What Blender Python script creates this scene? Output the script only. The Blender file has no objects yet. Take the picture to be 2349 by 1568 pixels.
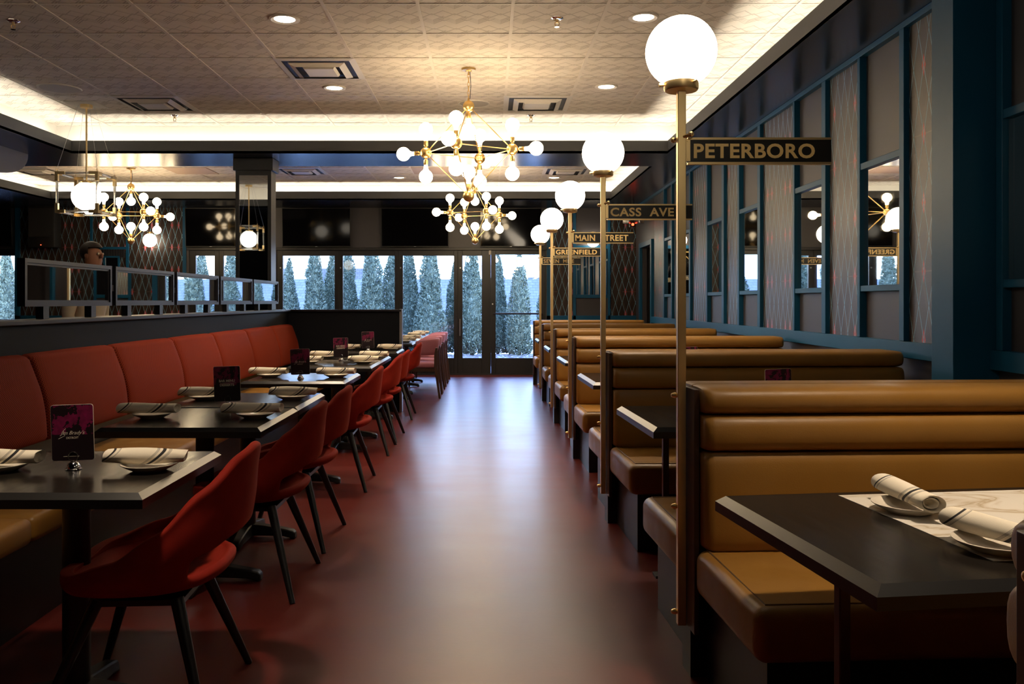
import bpy, bmesh, math, random
from mathutils import Vector, Matrix
random.seed(7)
PI = math.pi
S = bpy.context.scene
COL = S.collection

# ------------------------------------------------------------------ camera, world, exposure
F = 1969.0                                   # focal length in pixels of the 2349 px wide frame
cam = bpy.data.cameras.new('camera'); co = bpy.data.objects.new('camera', cam); COL.objects.link(co)
cam.sensor_fit = 'HORIZONTAL'; cam.sensor_width = 36.0; cam.lens = 36.0 * F / 2349.0
cam.shift_x = (1174.5 - 1121.0) / 2349.0; cam.shift_y = -(784.0 - 691.0) / 2349.0
cam.clip_start = 0.05; cam.clip_end = 200
co.location = (0, 0, 1.30); co.rotation_euler = (PI / 2, 0, 0)
S.camera = co
S.view_settings.view_transform = 'Standard'; S.view_settings.look = 'None'
S.view_settings.gamma = 1.0; S.view_settings.use_curve_mapping = False
S.view_settings.exposure = 0.5
w = bpy.data.worlds.new('world'); S.world = w; w.use_nodes = True
bg = w.node_tree.nodes['Background']
bg.inputs['Strength'].default_value = 13.0
tcw = w.node_tree.nodes.new('ShaderNodeTexCoord'); spw = w.node_tree.nodes.new('ShaderNodeSeparateXYZ'); rpw = w.node_tree.nodes.new('ShaderNodeValToRGB')
w.node_tree.links.new(tcw.outputs['Generated'], spw.inputs[0]); w.node_tree.links.new(spw.outputs[2], rpw.inputs[0]); w.node_tree.links.new(rpw.outputs[0], bg.inputs['Color'])
ew = rpw.color_ramp.elements; ew.new(.5)                    # overcast white at the horizon, blue overhead
for k_, (p_, c_) in enumerate(((.0, (.88, .93, 1.0)), (.14, (.62, .78, 1.0)), (.45, (.26, .44, 1.0)))): ew[k_].position = p_; ew[k_].color = (*c_, 1)
S.cycles.max_bounces = 8; S.cycles.diffuse_bounces = 3; S.cycles.glossy_bounces = 5
S.cycles.transparent_max_bounces = 12; S.cycles.transmission_bounces = 6
S.cycles.caustics_reflective = False; S.cycles.caustics_refractive = False
S.cycles.sample_clamp_indirect = 4.0
S.cycles.use_denoising = True
BULB, GLOBE, COVE, DOWN = 20.0, 10.0, 42.0, 130.0
WARM = (1.0, 0.76, 0.46)

# ------------------------------------------------------------------ materials
def mat(name, color=(.5, .5, .5), rough=.5, metal=0., spec=.5, emit=None, strength=0., sheen=0., coat=0., tint=None):
    m = bpy.data.materials.new(name); m.use_nodes = True
    b = m.node_tree.nodes['Principled BSDF']
    b.inputs['Base Color'].default_value = (*color, 1); b.inputs['Roughness'].default_value = rough
    b.inputs['Metallic'].default_value = metal; b.inputs['Specular IOR Level'].default_value = spec
    if sheen:
        b.inputs['Sheen Weight'].default_value = sheen; b.inputs['Sheen Roughness'].default_value = .35
        b.inputs['Sheen Tint'].default_value = (*(tint or color), 1)
    if coat:
        b.inputs['Coat Weight'].default_value = coat; b.inputs['Coat Roughness'].default_value = .12
    if emit:
        b.inputs['Emission Color'].default_value = (*emit, 1); b.inputs['Emission Strength'].default_value = strength
    return m

class N:
    """small helper to write node maths"""
    def __init__(s, m): s.t = m.node_tree; s.b = s.t.nodes['Principled BSDF']
    def new(s, k, **kw):
        n = s.t.nodes.new(k)
        for a, v in kw.items(): setattr(n, a, v)
        return n
    def put(s, sock, v):
        if isinstance(v, (int, float)): sock.default_value = v
        elif isinstance(v, tuple): sock.default_value = v if len(v) == len(sock.default_value) else (*v, 1)
        else: s.t.links.new(v, sock)
    def m(s, op, a, b=0., c=0.):
        n = s.new('ShaderNodeMath', operation=op)
        for i, v in enumerate((a, b, c)):
            s.put(n.inputs[i], v)
        return n.outputs[0]
    def coords(s):
        tc = s.new('ShaderNodeTexCoord'); sp = s.new('ShaderNodeSeparateXYZ')
        s.t.links.new(tc.outputs['Object'], sp.inputs[0]); return tc.outputs['Object'], sp.outputs
    def noise(s, scale, detail=3., vec=None, rough=.5):
        n = s.new('ShaderNodeTexNoise'); n.inputs['Scale'].default_value = scale
        n.inputs['Detail'].default_value = detail; n.inputs['Roughness'].default_value = rough
        if vec is not None: s.t.links.new(vec, n.inputs['Vector'])
        return n.outputs['Fac']
    def stretch(s, vec, sc):
        n = s.new('ShaderNodeMapping'); n.inputs['Scale'].default_value = sc
        s.t.links.new(vec, n.inputs['Vector']); return n.outputs[0]
    def ramp(s, fac, stops):
        n = s.new('ShaderNodeValToRGB'); e = n.color_ramp.elements
        while len(e) < len(stops): e.new(.5)
        for k, (p, c) in enumerate(stops): e[k].position = p; e[k].color = (*c, 1)
        s.put(n.inputs[0], fac); return n.outputs[0]
    def mix(s, fac, a, b):
        n = s.new('ShaderNodeMix', data_type='RGBA'); s.put(n.inputs[0], fac)
        s.put(n.inputs[6], a); s.put(n.inputs[7], b); return n.outputs[2]
    def base(s, v): s.put(s.b.inputs['Base Color'], v)
    def rough(s, v): s.put(s.b.inputs['Roughness'], v)
    def bump(s, h, strength=.3, dist=.01):
        n = s.new('ShaderNodeBump'); n.inputs['Strength'].default_value = strength; n.inputs['Distance'].default_value = dist
        s.put(n.inputs['Height'], h); s.t.links.new(n.outputs[0], s.b.inputs['Normal'])
    def maprange(s, v, a, b, c, d):
        n = s.new('ShaderNodeMapRange'); s.put(n.inputs[0], v)
        for i, q in enumerate((a, b, c, d)): n.inputs[i + 1].default_value = q
        return n.outputs[0]

# floor: dark red polished concrete with trowel marks
M_floor = mat('red_concrete', (.12, .02, .018), .3, spec=.52)
n = N(M_floor); v, c = n.coords()
n1 = n.noise(1.1, 5, v, .6); n2 = n.noise(4, 5, n.stretch(v, (.5, 1.3, 1)), .55); n3 = n.noise(120, 2, v)
n.base(n.ramp(n.m('ADD', n.m('MULTIPLY', n1, .55), n.m('MULTIPLY', n2, .45)), [(.15, (.065, .0075, .006)), (.5, (.115, .0145, .011)), (.85, (.17, .027, .019))]))
n.rough(n.maprange(n2, .1, .9, .285, .37))
n.bump(n.noise(60, 4, n.stretch(v, (.5, 1, 1))), .05, .002)

# ceiling tile: embossed zig-zag pattern, its relief shading also painted into the colour, 0.69 m module
M_tile = mat('ceiling_tile', (.66, .60, .52), .75, spec=.3)
n = N(M_tile); v, c = n.coords()
u_ = n.m('FRACT', n.m('DIVIDE', n.m('ADD', c[0], 1.7872), .6511)); v_ = n.m('FRACT', n.m('DIVIDE', n.m('SUBTRACT', c[1], 6.5203), .6511))
tri = n.m('ABSOLUTE', n.m('SUBTRACT', n.m('FRACT', n.m('MULTIPLY', u_, 4.)), .5))
ww = n.m('FRACT', n.m('ADD', n.m('MULTIPLY', v_, 2.), n.m('MULTIPLY', tri, .55)))
band = n.m('MULTIPLY', n.m('LESS_THAN', ww, .32), n.m('GREATER_THAN', n.m('FRACT', n.m('MULTIPLY', ww, 12.5)), .42))
half = n.m('GREATER_THAN', n.m('FRACT', n.m('MULTIPLY', u_, 4.)), .5)
ww2 = n.m('FRACT', n.m('SUBTRACT', n.m('MULTIPLY', v_, 2.), n.m('MULTIPLY', tri, .55)))
thin = n.m('LESS_THAN', n.m('ABSOLUTE', n.m('SUBTRACT', ww2, .62)), .028)
thin2 = n.m('LESS_THAN', n.m('ABSOLUTE', n.m('SUBTRACT', ww, .70)), .022)
thin3 = n.m('MULTIPLY', n.m('LESS_THAN', n.m('ABSOLUTE', n.m('SUBTRACT', ww2, .82)), .022), n.m('GREATER_THAN', tri, .25))
allp = n.m('MAXIMUM', n.m('MULTIPLY', band, n.maprange(half, 0, 1, .45, 1.)), n.m('MULTIPLY', n.m('MAXIMUM', thin, n.m('MAXIMUM', thin2, thin3)), .8))  # one slope painted stronger, imitating relief lit from one side
fine = n.noise(70, 2, v)
n.base(n.mix(allp, (.66, .60, .52), (.42, .37, .31)))
n.bump(n.m('SUBTRACT', n.m('MULTIPLY', fine, .15), allp), .5, .006)

M_grid = mat('ceiling_grid_paint', (.64, .58, .50), .6)
M_white = mat('cove_white', (.8, .76, .68), .7)
M_vent = mat('vent_white', (.62, .58, .52), .5)
M_ventdark = mat('vent_dark', (.02, .02, .022), .6)
M_sof = mat('soffit_navy_gloss', (.012, .017, .03), .26, spec=.5)
M_fascia = mat('fascia_lit_paint', (.05, .052, .056), .55)  # same paint as the soffit, its colour lightened to look lit
M_wall = mat('charcoal_paint', (.035, .031, .036), .48, spec=.7)
M_darkwall = mat('dark_wall', (.007, .008, .012), .6, spec=.10)
M_blue = mat('teal_blue_paint', (.006, .078, .165), .42, spec=.28)
n = N(M_blue); v, c = n.coords(); n.bump(n.noise(150, 2, v), .06, .002)
M_bulk = mat('bulkhead_grey', (.16, .16, .19), .6)

def wallpaper(name, ax, spec):
    m = mat(name, (.03, .02, .015), .4, spec=spec)
    n = N(m); v, c = n.coords()
    h, z = c[ax], n.m('SUBTRACT', c[2], 1.08)
    W, H = .118, .392
    a = n.m('DIVIDE', h, W); b = n.m('DIVIDE', z, H)
    # rounded zig-zag so the lattice lines run upright where they meet
    def lines(p, q, th):
        d1 = n.m('ABSOLUTE', n.m('SUBTRACT', n.m('FRACT', n.m('ADD', p, q)), .5))
        d2 = n.m('ABSOLUTE', n.m('SUBTRACT', n.m('FRACT', n.m('SUBTRACT', p, q)), .5))
        return n.m('LESS_THAN', n.m('MINIMUM', d1, d2), th)
    l1 = lines(a, b, .024)
    l2 = lines(n.m('ADD', n.m('MULTIPLY', a, .5), .13), n.m('MULTIPLY', b, .5), .010)
    l3 = lines(n.m('ADD', n.m('MULTIPLY', a, .5), .19), n.m('MULTIPLY', b, .5), .008)
    hl = n.m('MULTIPLY', n.m('LESS_THAN', n.m('ABSOLUTE', n.m('SUBTRACT', n.m('FRACT', n.m('MULTIPLY', b, .5)), .5)), .004), n.m('LESS_THAN', n.m('FRACT', n.m('MULTIPLY', a, .25)), .6))
    dx = n.m('ABSOLUTE', n.m('SUBTRACT', n.m('FRACT', a), .5)); dz = n.m('ABSOLUTE', n.m('SUBTRACT', n.m('FRACT', n.m('ADD', b, .5)), .5))
    dia = n.m('LESS_THAN', n.m('ADD', n.m('DIVIDE', dx, .19), n.m('DIVIDE', dz, .17)), 1.)
    dia = n.m('MULTIPLY', dia, n.m('LESS_THAN', n.m('FRACT', n.m('MULTIPLY', a, .25)), .5))
    base = n.ramp(n.noise(3, 3, v), [(.3, (.022, .012, .009)), (.7, (.036, .021, .016))])
    k = n.mix(n.m('MULTIPLY', n.m('MAXIMUM', l2, n.m('MAXIMUM', l3, hl)), .35), base, (.28, .20, .16))
    k = n.mix(dia, k, (.48, .02, .012))
    n.base(n.mix(n.m('MULTIPLY', l1, 1.), k, (.20, .42, .55)))
    n.rough(n.maprange(n.noise(220, 2, v), .3, .7, .38, .46))
    return m
M_wpR = wallpaper('lattice_wallpaper_side', 1, .9); M_wpF = wallpaper('lattice_wallpaper_end', 0, .3)

M_mirror = mat('mirror_glass', (.86, .88, .87), .015, metal=1.)
M_black = mat('black_frame', (.012, .012, .014), .4)
M_frame = mat('dark_frame_wood', (.011, .010, .016), .42, spec=.35)
M_steel = mat('steel', (.55, .56, .58), .3, metal=1.)
M_chrome = mat('chrome', (.8, .8, .8), .06, metal=1.)
M_brass = mat('brass', (.88, .66, .33), .38, metal=1.)
M_gold = mat('gold_chandelier', (.88, .61, .24), .34, metal=1.)
M_bulb = mat('bulb_opal', (1, .95, .9), .3, emit=WARM, strength=BULB)
M_globe = mat('globe_opal', (1, .97, .93), .3, emit=(1, .85, .64), strength=GLOBE)
M_lglobe = mat('lantern_opal', (1, .97, .93), .3, emit=(1, .88, .70), strength=3.2)
M_led = mat('cove_led', (1, .9, .7), .5, emit=(1, .90, .72), strength=COVE)
M_down = mat('downlight_lens', (1, .95, .9), .5, emit=(1, .84, .66), strength=12.)

def leather(name, a, b):
    m = mat(name, a, .42, spec=.5)
    n = N(m); v, c = n.coords()
    n.base(n.mix(n.noise(4, 4, v), a, b)); n.rough(n.maprange(n.noise(9, 3, v), .3, .7, .36, .5))
    n.bump(n.m('ADD', n.noise(260, 3, v), n.m('MULTIPLY', n.noise(7, 2, v), 1.5)), .10, .004)
    return m
M_vinyl = leather('ochre_vinyl', (.255, .118, .018), (.335, .165, .031))
M_vseam = mat('ochre_piping', (.16, .075, .015), .5)
M_redback = mat('red_woven_fabric', (.27, .032, .010), .8, spec=.1)
n = N(M_redback); v, c = n.coords()
wv = n.m('MULTIPLY', n.m('SINE', n.m('MULTIPLY', c[1], 420.)), n.m('SINE', n.m('MULTIPLY', c[2], 420.)))
n.base(n.mix(n.maprange(wv, -1, 1, 0, 1), (.085, .008, .003), (.26, .030, .009))); n.bump(wv, .25, .002)
M_velvet = mat('red_velvet', (.33, .014, .005), .8, spec=.2, sheen=.2, tint=(1, .16, .05))
n = N(M_velvet); v, c = n.coords(); n.base(n.mix(n.noise(14, 4, v), (.17, .006, .002), (.29, .013, .004))); n.bump(n.noise(300, 2, v), .12, .002)
M_mauve = mat('mauve_fabric', (.36, .12, .15), .8, sheen=.3, tint=(1, .6, .7))
n = N(M_mauve); v, c = n.coords(); n.base(n.mix(n.noise(200, 2, v), (.42, .14, .19), (.60, .23, .29)))
M_walnut = mat('walnut', (.06, .026, .014), .4)
n = N(M_walnut); v, c = n.coords(); n.base(n.mix(n.noise(12, 4, n.stretch(v, (6, 6, .6))), (.035, .014, .008), (.09, .04, .02)))
M_legblk = mat('black_leg', (.008, .008, .009), .4)
M_top = mat('black_tabletop', (.012, .010, .009), .23, spec=.32)
n = N(M_top); v, c = n.coords()
g = n.noise(5, 5, n.stretch(v, (9, .7, 4)), .6)
n.base(n.mix(g, (.008, .007, .006), (.02, .016, .013))); n.rough(n.maprange(g, .3, .7, .17, .24)); n.bump(g, .015, .002)
M_topB = M_top.copy(); M_topB.name = 'black_laminate'; M_topB.node_tree.nodes['Principled BSDF'].inputs['Specular IOR Level'].default_value = .05
M_edge = mat('tabletop_edge_lacquer', (.012, .011, .011), .30, spec=.45)
M_base = mat('black_iron', (.010, .010, .011), .45)
M_marble = mat('marble_inlay', (.72, .66, .56), .25)
n = N(M_marble); v, c = n.coords()
nn = n.new('ShaderNodeTexNoise'); nn.inputs['Scale'].default_value = 2.2; nn.inputs['Detail'].default_value = 6; nn.inputs['Distortion'].default_value = 1.6
n.t.links.new(n.stretch(v, (1.0, 2.2, 1)), nn.inputs['Vector'])
vein = n.m('ABSOLUTE', n.m('SUBTRACT', nn.outputs['Fac'], .5))
n.base(n.ramp(vein, [(0., (.56, .46, .32)), (.018, (.74, .66, .54)), (.06, (.84, .79, .70)), (1., (.86, .82, .74))]))
M_post = mat('oxblood_post', (.05, .012, .010), .35)
M_plate = mat('stoneware_plate', (.80, .72, .60), .25)
M_napkin = mat('striped_linen', (.72, .66, .56), .85)
n = N(M_napkin); v, c = n.coords()
s_ = n.m('ADD', c[0], n.m('ADD', n.m('MULTIPLY', c[2], -1.25), n.m('MULTIPLY', c[1], .55)))
def band(lo, hi): return n.m('MULTIPLY', n.m('GREATER_THAN', s_, lo), n.m('LESS_THAN', s_, hi))
blk = n.m('MAXIMUM', band(.028, .040), band(-.128, -.121))
gry = n.m('MAXIMUM', n.m('MAXIMUM', band(.008, .019), band(.049, .060)), band(-.112, -.106))
gry = n.m('MULTIPLY', gry, n.m('GREATER_THAN', n.m('FRACT', n.m('MULTIPLY', s_, 280.)), .35))
k = n.mix(n.m('MULTIPLY', gry, .7), (.88, .79, .64), (.10, .09, .08))
n.base(n.mix(blk, k, (.018, .017, .02))); n.bump(n.noise(400, 2, v), .2, .001)
def menu_mat(name, sx):
    m = mat(name, (.02, .008, .012), .35)
    n = N(m); v, c = n.coords()
    nz = n.noise(sx, 4, v, .62)
    up = n.maprange(c[2], .06, .13, 0, 1)
    f = n.m('MULTIPLY', n.m('GREATER_THAN', nz, .5), n.m('GREATER_THAN', n.m('ADD', up, n.m('MULTIPLY', n.noise(sx * .5, 2, v), .7)), .72))
    n.base(n.mix(n.m('MULTIPLY', f, n.maprange(n.noise(60, 3, v), .3, .7, .5, 1.)), (.014, .007, .010), (.23, .012, .075)))
    return m
M_menuA, M_menuB = menu_mat('menu_print_script', 17.), menu_mat('menu_print_block', 26.)
M_paper = mat('cream_print', (.75, .68, .56), .6)
M_sign = mat('sign_black', (.010, .010, .008), .35)
M_letter = mat('sign_gold_letter', (.95, .69, .29), .45)
M_tv = mat('tv_screen', (.003, .003, .004), .06, spec=.3)
M_tvf = mat('tv_bezel', (.006, .006, .007), .4)
M_doorblk = mat('door_black_aluminium', (.010, .010, .011), .4)
M_skin = mat('skin', (.30, .13, .075), .55); M_hair = mat('dark_hair', (.018, .012, .008), .5)
M_shirt = mat('cream_shirt', (.55, .48, .38), .8); M_trouser = mat('dark_trousers', (.02, .02, .022), .8)
M_leaf = mat('conifer_foliage', (.10, .15, .10), .7, spec=.3)
n = N(M_leaf); v, c = n.coords(); n.base(n.ramp(n.noise(9, 3, v), [(.3, (.075, .10, .07)), (.55, (.17, .20, .135)), (.75, (.30, .33, .23))]))
M_bark = mat('bark', (.09, .065, .05), .9)
M_barkpale = mat('flare_washed_bark', (.55, .55, .57), .9)  # bark coloured pale to imitate the wash of lens flare
M_snow = mat('snow', (.80, .82, .85), .8)
M_mulch = mat('mulch', (.06, .045, .04), .9)
n = N(M_mulch); v, c = n.coords(); n.base(n.ramp(n.noise(14, 5, v, .7), [(.35, (.03, .022, .02)), (.55, (.12, .10, .09)), (.62, (.6, .62, .66))])); n.bump(n.noise(30, 4, v), .8, .04)
M_roof = mat('grey_shingles', (.26, .28, .34), .8)
n = N(M_roof); v, c = n.coords()
br = n.new('ShaderNodeTexBrick'); br.inputs['Scale'].default_value = 2.4; br.inputs['Color1'].default_value = (.055, .06, .075, 1); br.inputs['Color2'].default_value = (.075, .08, .095, 1); br.inputs['Mortar'].default_value = (.03, .033, .04, 1)
mp = n.new('ShaderNodeMapping'); mp.inputs['Rotation'].default_value = (PI / 2, 0, 0); n.t.links.new(v, mp.inputs['Vector']); n.t.links.new(mp.outputs[0], br.inputs['Vector'])
n.base(br.outputs['Color'])
M_house = mat('pale_siding', (.78, .78, .76), .8)
M_speaker = mat('speaker_black', (.010, .010, .011), .6)
M_red = mat('red_indicator', (.5, .02, .01), .4, emit=(1, .06, .02), strength=6.)

def thin_glass(name, tint=(1, 1, 1), refl=1.0):
    m = bpy.data.materials.new(name); m.use_nodes = True; t = m.node_tree; t.nodes.clear()
    o = t.nodes.new('ShaderNodeOutputMaterial'); mx = t.nodes.new('ShaderNodeMixShader')
    tr = t.nodes.new('ShaderNodeBsdfTransparent'); tr.inputs[0].default_value = (*tint, 1)
    gl = t.nodes.new('ShaderNodeBsdfGlossy'); gl.inputs['Roughness'].default_value = .01
    fr = t.nodes.new('ShaderNodeFresnel'); fr.inputs[0].default_value = 1.5
    mu = t.nodes.new('ShaderNodeMath'); mu.operation = 'MULTIPLY'; mu.inputs[1].default_value = refl
    t.links.new(fr.outputs[0], mu.inputs[0]); t.links.new(mu.outputs[0], mx.inputs[0])
    t.links.new(tr.outputs[0], mx.inputs[1]); t.links.new(gl.outputs[0], mx.inputs[2]); t.links.new(mx.outputs[0], o.inputs[0])
    return m
M_glass = thin_glass('door_glass', (.93, .96, .97), 1.2)
M_acrylic = mat('acrylic_rod', (.9, .9, .88), .08, spec=.6)
M_acrylic.node_tree.nodes['Principled BSDF'].inputs['Transmission Weight'].default_value = .75; M_acrylic.node_tree.nodes['Principled BSDF'].inputs['IOR'].default_value = 1.2

# ------------------------------------------------------------------ mesh builder
class B:
    def __init__(s): s.bm = bmesh.new()
    def box(s, x0, x1, y0, y1, z0, z1):
        vs = [s.bm.verts.new((x, y, z)) for x in (x0, x1) for y in (y0, y1) for z in (z0, z1)]
        for f in ((0, 1, 3, 2), (4, 6, 7, 5), (0, 4, 5, 1), (2, 3, 7, 6), (0, 2, 6, 4), (1, 5, 7, 3)):
            s.bm.faces.new([vs[i] for i in f])
        return s
    def quad(s, *p):
        s.bm.faces.new([s.bm.verts.new(q) for q in p]); return s
    def cyl(s, p0, p1, r0, r1=None, seg=12, caps=True, flat=None):
        p0, p1 = Vector(p0), Vector(p1); r1 = r0 if r1 is None else r1
        d = (p1 - p0).normalized(); a = d.orthogonal().normalized(); b = d.cross(a)
        A, C = [], []
        for k in range(seg):
            t = 2 * PI * k / seg; o = a * math.cos(t) + b * math.sin(t)
            A.append(s.bm.verts.new(p0 + o * r0)); C.append(s.bm.verts.new(p1 + o * r1))
        for k in range(seg):
            j = (k + 1) % seg; s.bm.faces.new((A[k], A[j], C[j], C[k]))
        if caps: s.bm.faces.new(A[::-1]); s.bm.faces.new(C)
        return s
    def sphere(s, c, r, seg=20, rings=12, sc=(1, 1, 1)):
        m = Matrix.Translation(c) @ Matrix.Diagonal((r * sc[0], r * sc[1], r * sc[2], 1))
        bmesh.ops.create_uvsphere(s.bm, u_segments=seg, v_segments=rings, radius=1, matrix=m); return s
    def lathe(s, prof, base=(0, 0, 0), axis='z', seg=20, close=False):
        base = Vector(base); R = []
        ax = axis if isinstance(axis, Vector) else {'z': Vector((0, 0, 1)), 'x': Vector((1, 0, 0)), 'y': Vector((0, 1, 0))}[axis]
        ax = ax.normalized(); a = ax.orthogonal().normalized(); b = ax.cross(a)
        for (r, h) in prof:
            if r < 1e-6: R.append([s.bm.verts.new(base + ax * h)])
            else: R.append([s.bm.verts.new(base + ax * h + (a * math.cos(2 * PI * k / seg) + b * math.sin(2 * PI * k / seg)) * r) for k in range(seg)])
        for P, Q in zip(R, R[1:]):
            for k in range(seg):
                j = (k + 1) % seg
                if len(P) == 1 and len(Q) == 1: continue
                if len(P) == 1: s.bm.faces.new((P[0], Q[j], Q[k]))
                elif len(Q) == 1: s.bm.faces.new((P[k], P[j], Q[0]))
                else: s.bm.faces.new((P[k], P[j], Q[j], Q[k]))
        return s
    def tube(s, pts, r, seg=8, closed=False):
        pts = [Vector(p) for p in pts]; n_ = len(pts); R = []
        up = None
        for i, p in enumerate(pts):
            if closed: d = pts[(i + 1) % n_] - pts[i - 1]
            else: d = pts[min(i + 1, n_ - 1)] - pts[max(i - 1, 0)]
            d.normalize()
            if up is None: up = d.orthogonal().normalized()
            a = (up - d * up.dot(d)).normalized(); up = a; b = d.cross(a)
            R.append([s.bm.verts.new(p + (a * math.cos(2 * PI * k / seg) + b * math.sin(2 * PI * k / seg)) * r) for k in range(seg)])
        for i in range(n_ if closed else n_ - 1):
            P, Q = R[i], R[(i + 1) % n_]
            for k in range(seg):
                j = (k + 1) % seg; s.bm.faces.new((P[k], P[j], Q[j], Q[k]))
        if not closed: s.bm.faces.new(R[0][::-1]); s.bm.faces.new(R[-1])
        return s
    def extrude_poly(s, poly, axis, a0, a1):
        """poly = list of 2D points; axis 'x' (pts are y,z), 'y' (x,z) or 'z' (x,y)"""
        def P(p, h): return {'x': (h, p[0], p[1]), 'y': (p[0], h, p[1]), 'z': (p[0], p[1], h)}[axis]
        A = [s.bm.verts.new(P(p, a0)) for p in poly]; C = [s.bm.verts.new(P(p, a1)) for p in poly]
        k = len(poly)
        for i in range(k):
            j = (i + 1) % k; s.bm.faces.new((A[i], A[j], C[j], C[i]))
        s.bm.faces.new(A[::-1]); s.bm.faces.new(C); return s
    def add_mesh(s, me, mtx):
        k = len(s.bm.verts); s.bm.from_mesh(me); s.bm.verts.ensure_lookup_table()
        bmesh.ops.transform(s.bm, matrix=mtx, verts=s.bm.verts[k:]); return s
    def rot(s, a, axis='Z', c=(0, 0, 0)):
        bmesh.ops.rotate(s.bm, cent=c, matrix=Matrix.Rotation(a, 3, axis), verts=s.bm.verts); return s
    def bevel(s, w_, seg=2):
        bmesh.ops.recalc_face_normals(s.bm, faces=s.bm.faces)
        es = [e for e in s.bm.edges if len(e.link_faces) == 2 and e.calc_face_angle(0) > .6]
        bmesh.ops.bevel(s.bm, geom=es, offset=w_, segments=seg, profile=.5, affect='EDGES', clamp_overlap=True); return s
    def obj(s, name, m=None, parent=None, loc=None, sharp=35, sub=0, bev=0, bseg=2):
        bmesh.ops.recalc_face_normals(s.bm, faces=s.bm.faces)
        for f in s.bm.faces: f.smooth = True
        lim = math.radians(sharp)
        for e in s.bm.edges:
            if len(e.link_faces) == 2 and e.calc_face_angle(0) > lim: e.smooth = False
        me = bpy.data.meshes.new(name); s.bm.to_mesh(me); s.bm.free()
        o = bpy.data.objects.new(name, me); COL.objects.link(o)
        if m: me.materials.append(m)
        if parent: o.parent = parent
        if loc: o.location = loc
        if bev:
            b = o.modifiers.new('bevel', 'BEVEL'); b.width = bev; b.segments = bseg; b.limit_method = 'ANGLE'; b.angle_limit = .6; b.harden_normals = False
        if sub:
            q = o.modifiers.new('sub', 'SUBSURF'); q.levels = sub; q.render_levels = sub
        return o

def tag(o, label=None, cat=None, group=None, kind=None):
    if label: o['label'] = label
    if cat: o['category'] = cat
    if group: o['group'] = group
    if kind: o['kind'] = kind
    return o
def thing(name, label, cat, loc=(0, 0, 0), rz=0., group=None):
    o = bpy.data.objects.new(name, None); COL.objects.link(o); o.location = loc; o.rotation_euler = (0, 0, rz)
    o.empty_display_size = .1
    return tag(o, label, cat, group)
def struct(name, b, m, parent=None, **kw):
    o = b.obj(name, m, parent, **kw)
    if not parent: o['kind'] = 'structure'
    return o
def dup(root, loc, rz=None, label=None, group=None):
    def rec(o, p):
        q = o.copy(); COL.objects.link(q)
        if p: q.parent = p
        for ch in list(o.children): rec(ch, q)
        return q
    r = rec(root, None); r.location = loc
    if rz is not None: r.rotation_euler = (0, 0, rz)
    if label: r['label'] = label
    if group: r['group'] = group
    return r
def text_mesh(txt, size, ext=.001, offset=0., shear=0., spacing=1.):
    cu = bpy.data.curves.new('lettering', 'FONT'); cu.body = txt; cu.size = size; cu.extrude = ext; cu.offset = offset
    cu.shear = shear; cu.space_character = spacing; cu.align_x = 'CENTER'; cu.align_y = 'CENTER'; cu.resolution_u = 4
    o = bpy.data.objects.new('lettering', cu); me = bpy.data.meshes.new_from_object(o)
    bpy.data.objects.remove(o); return me
UP = Matrix.Rotation(PI / 2, 4, 'X')         # lays text in the XZ plane, reading towards -Y

# ------------------------------------------------------------------ room shell
KC = .9436                                    # ceiling survey scale about the eye point
ZC1, ZC2, ZS, ZF = 3.455, 3.35, 3.055, 3.208
XL, YF, YB = -9.5, 15.20, -2.0
def CS(b):
    for v_ in b.bm.verts: v_.co = Vector((v_.co.x * KC, v_.co.y * KC, 1.3 + (v_.co.z - 1.3) * KC))
    return b
def KP(x, y, z): return (x * KC, y * KC, 1.3 + (z - 1.3) * KC)
struct('floor', B().box(XL, 3.4, YB, YF + .12, -.08, 0), M_floor)
struct('ceiling', CS(B().box(-5.31, 2.48, 4.62, 10.55, ZC1, ZC1 + .05)), M_tile)
struct('ceiling', CS(B().box(-7.96, 2.48, 10.79, 15.26, ZC2, ZC2 + .05)), M_tile)
# T-bar grid of both trays
g = B()
k = 0
for i in range(-5, 7):
    x = -1.894 + .69 * i
    if -5.3 < x < 2.47: g.box(x - .013, x + .013, 4.63, 10.54, ZC1 - .006, ZC1 + .002)
for j in range(-3, 6):
    y = 6.91 + .69 * j
    if 4.64 < y < 10.5: g.box(-5.3, 2.47, y - .011, y + .011, ZC1 - .005, ZC1 + .002)
struct('trim_1', CS(g), M_grid)
g = B()
for i in range(-9, 7):
    x = -1.894 + .69 * i
    if -7.9 < x < 2.47: g.box(x - .013, x + .013, 10.8, 15.25, ZC2 - .006, ZC2 + .002)
for j in range(5, 13):
    y = 6.91 + .69 * j
    if 10.8 < y < 15.2: g.box(-7.9, 2.47, y - .011, y + .011, ZC2 - .005, ZC2 + .002)
struct('trim_2', CS(g), M_grid)
# soffits and beams (undersides), cove back walls, fascias
s_ = B()
T = .03; XL0, YF0, YB0, X30 = XL / KC, YF / KC, YB / KC, 2.9 / KC
s_.box(XL0, X30, YB0, 4.98, ZS, ZS + T)                     # low ceiling over the camera
s_.box(2.124, X30, 4.98, YF0, ZS, ZS + T)                  # right soffit
s_.box(XL0, -4.95, 4.98, 10.19, ZS, ZS + T)                # left soffit
s_.box(XL0, 2.124, 10.19, 11.15, ZS, ZS + T)               # beam between the trays
s_.box(XL0, -7.6, 11.15, YF0, ZS, ZS + T)
s_.box(-7.6, 2.124, 14.9, YF0, ZS, ZS + T)
struct('ceiling_soffit', CS(s_), M_sof)
fz = B(); FT = .025
fz.box(2.124, 2.124 + FT, 4.98, 10.19, ZS + .001, ZF); fz.box(-4.95 - FT, -4.95, 4.98, 10.19, ZS + .001, ZF)
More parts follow.
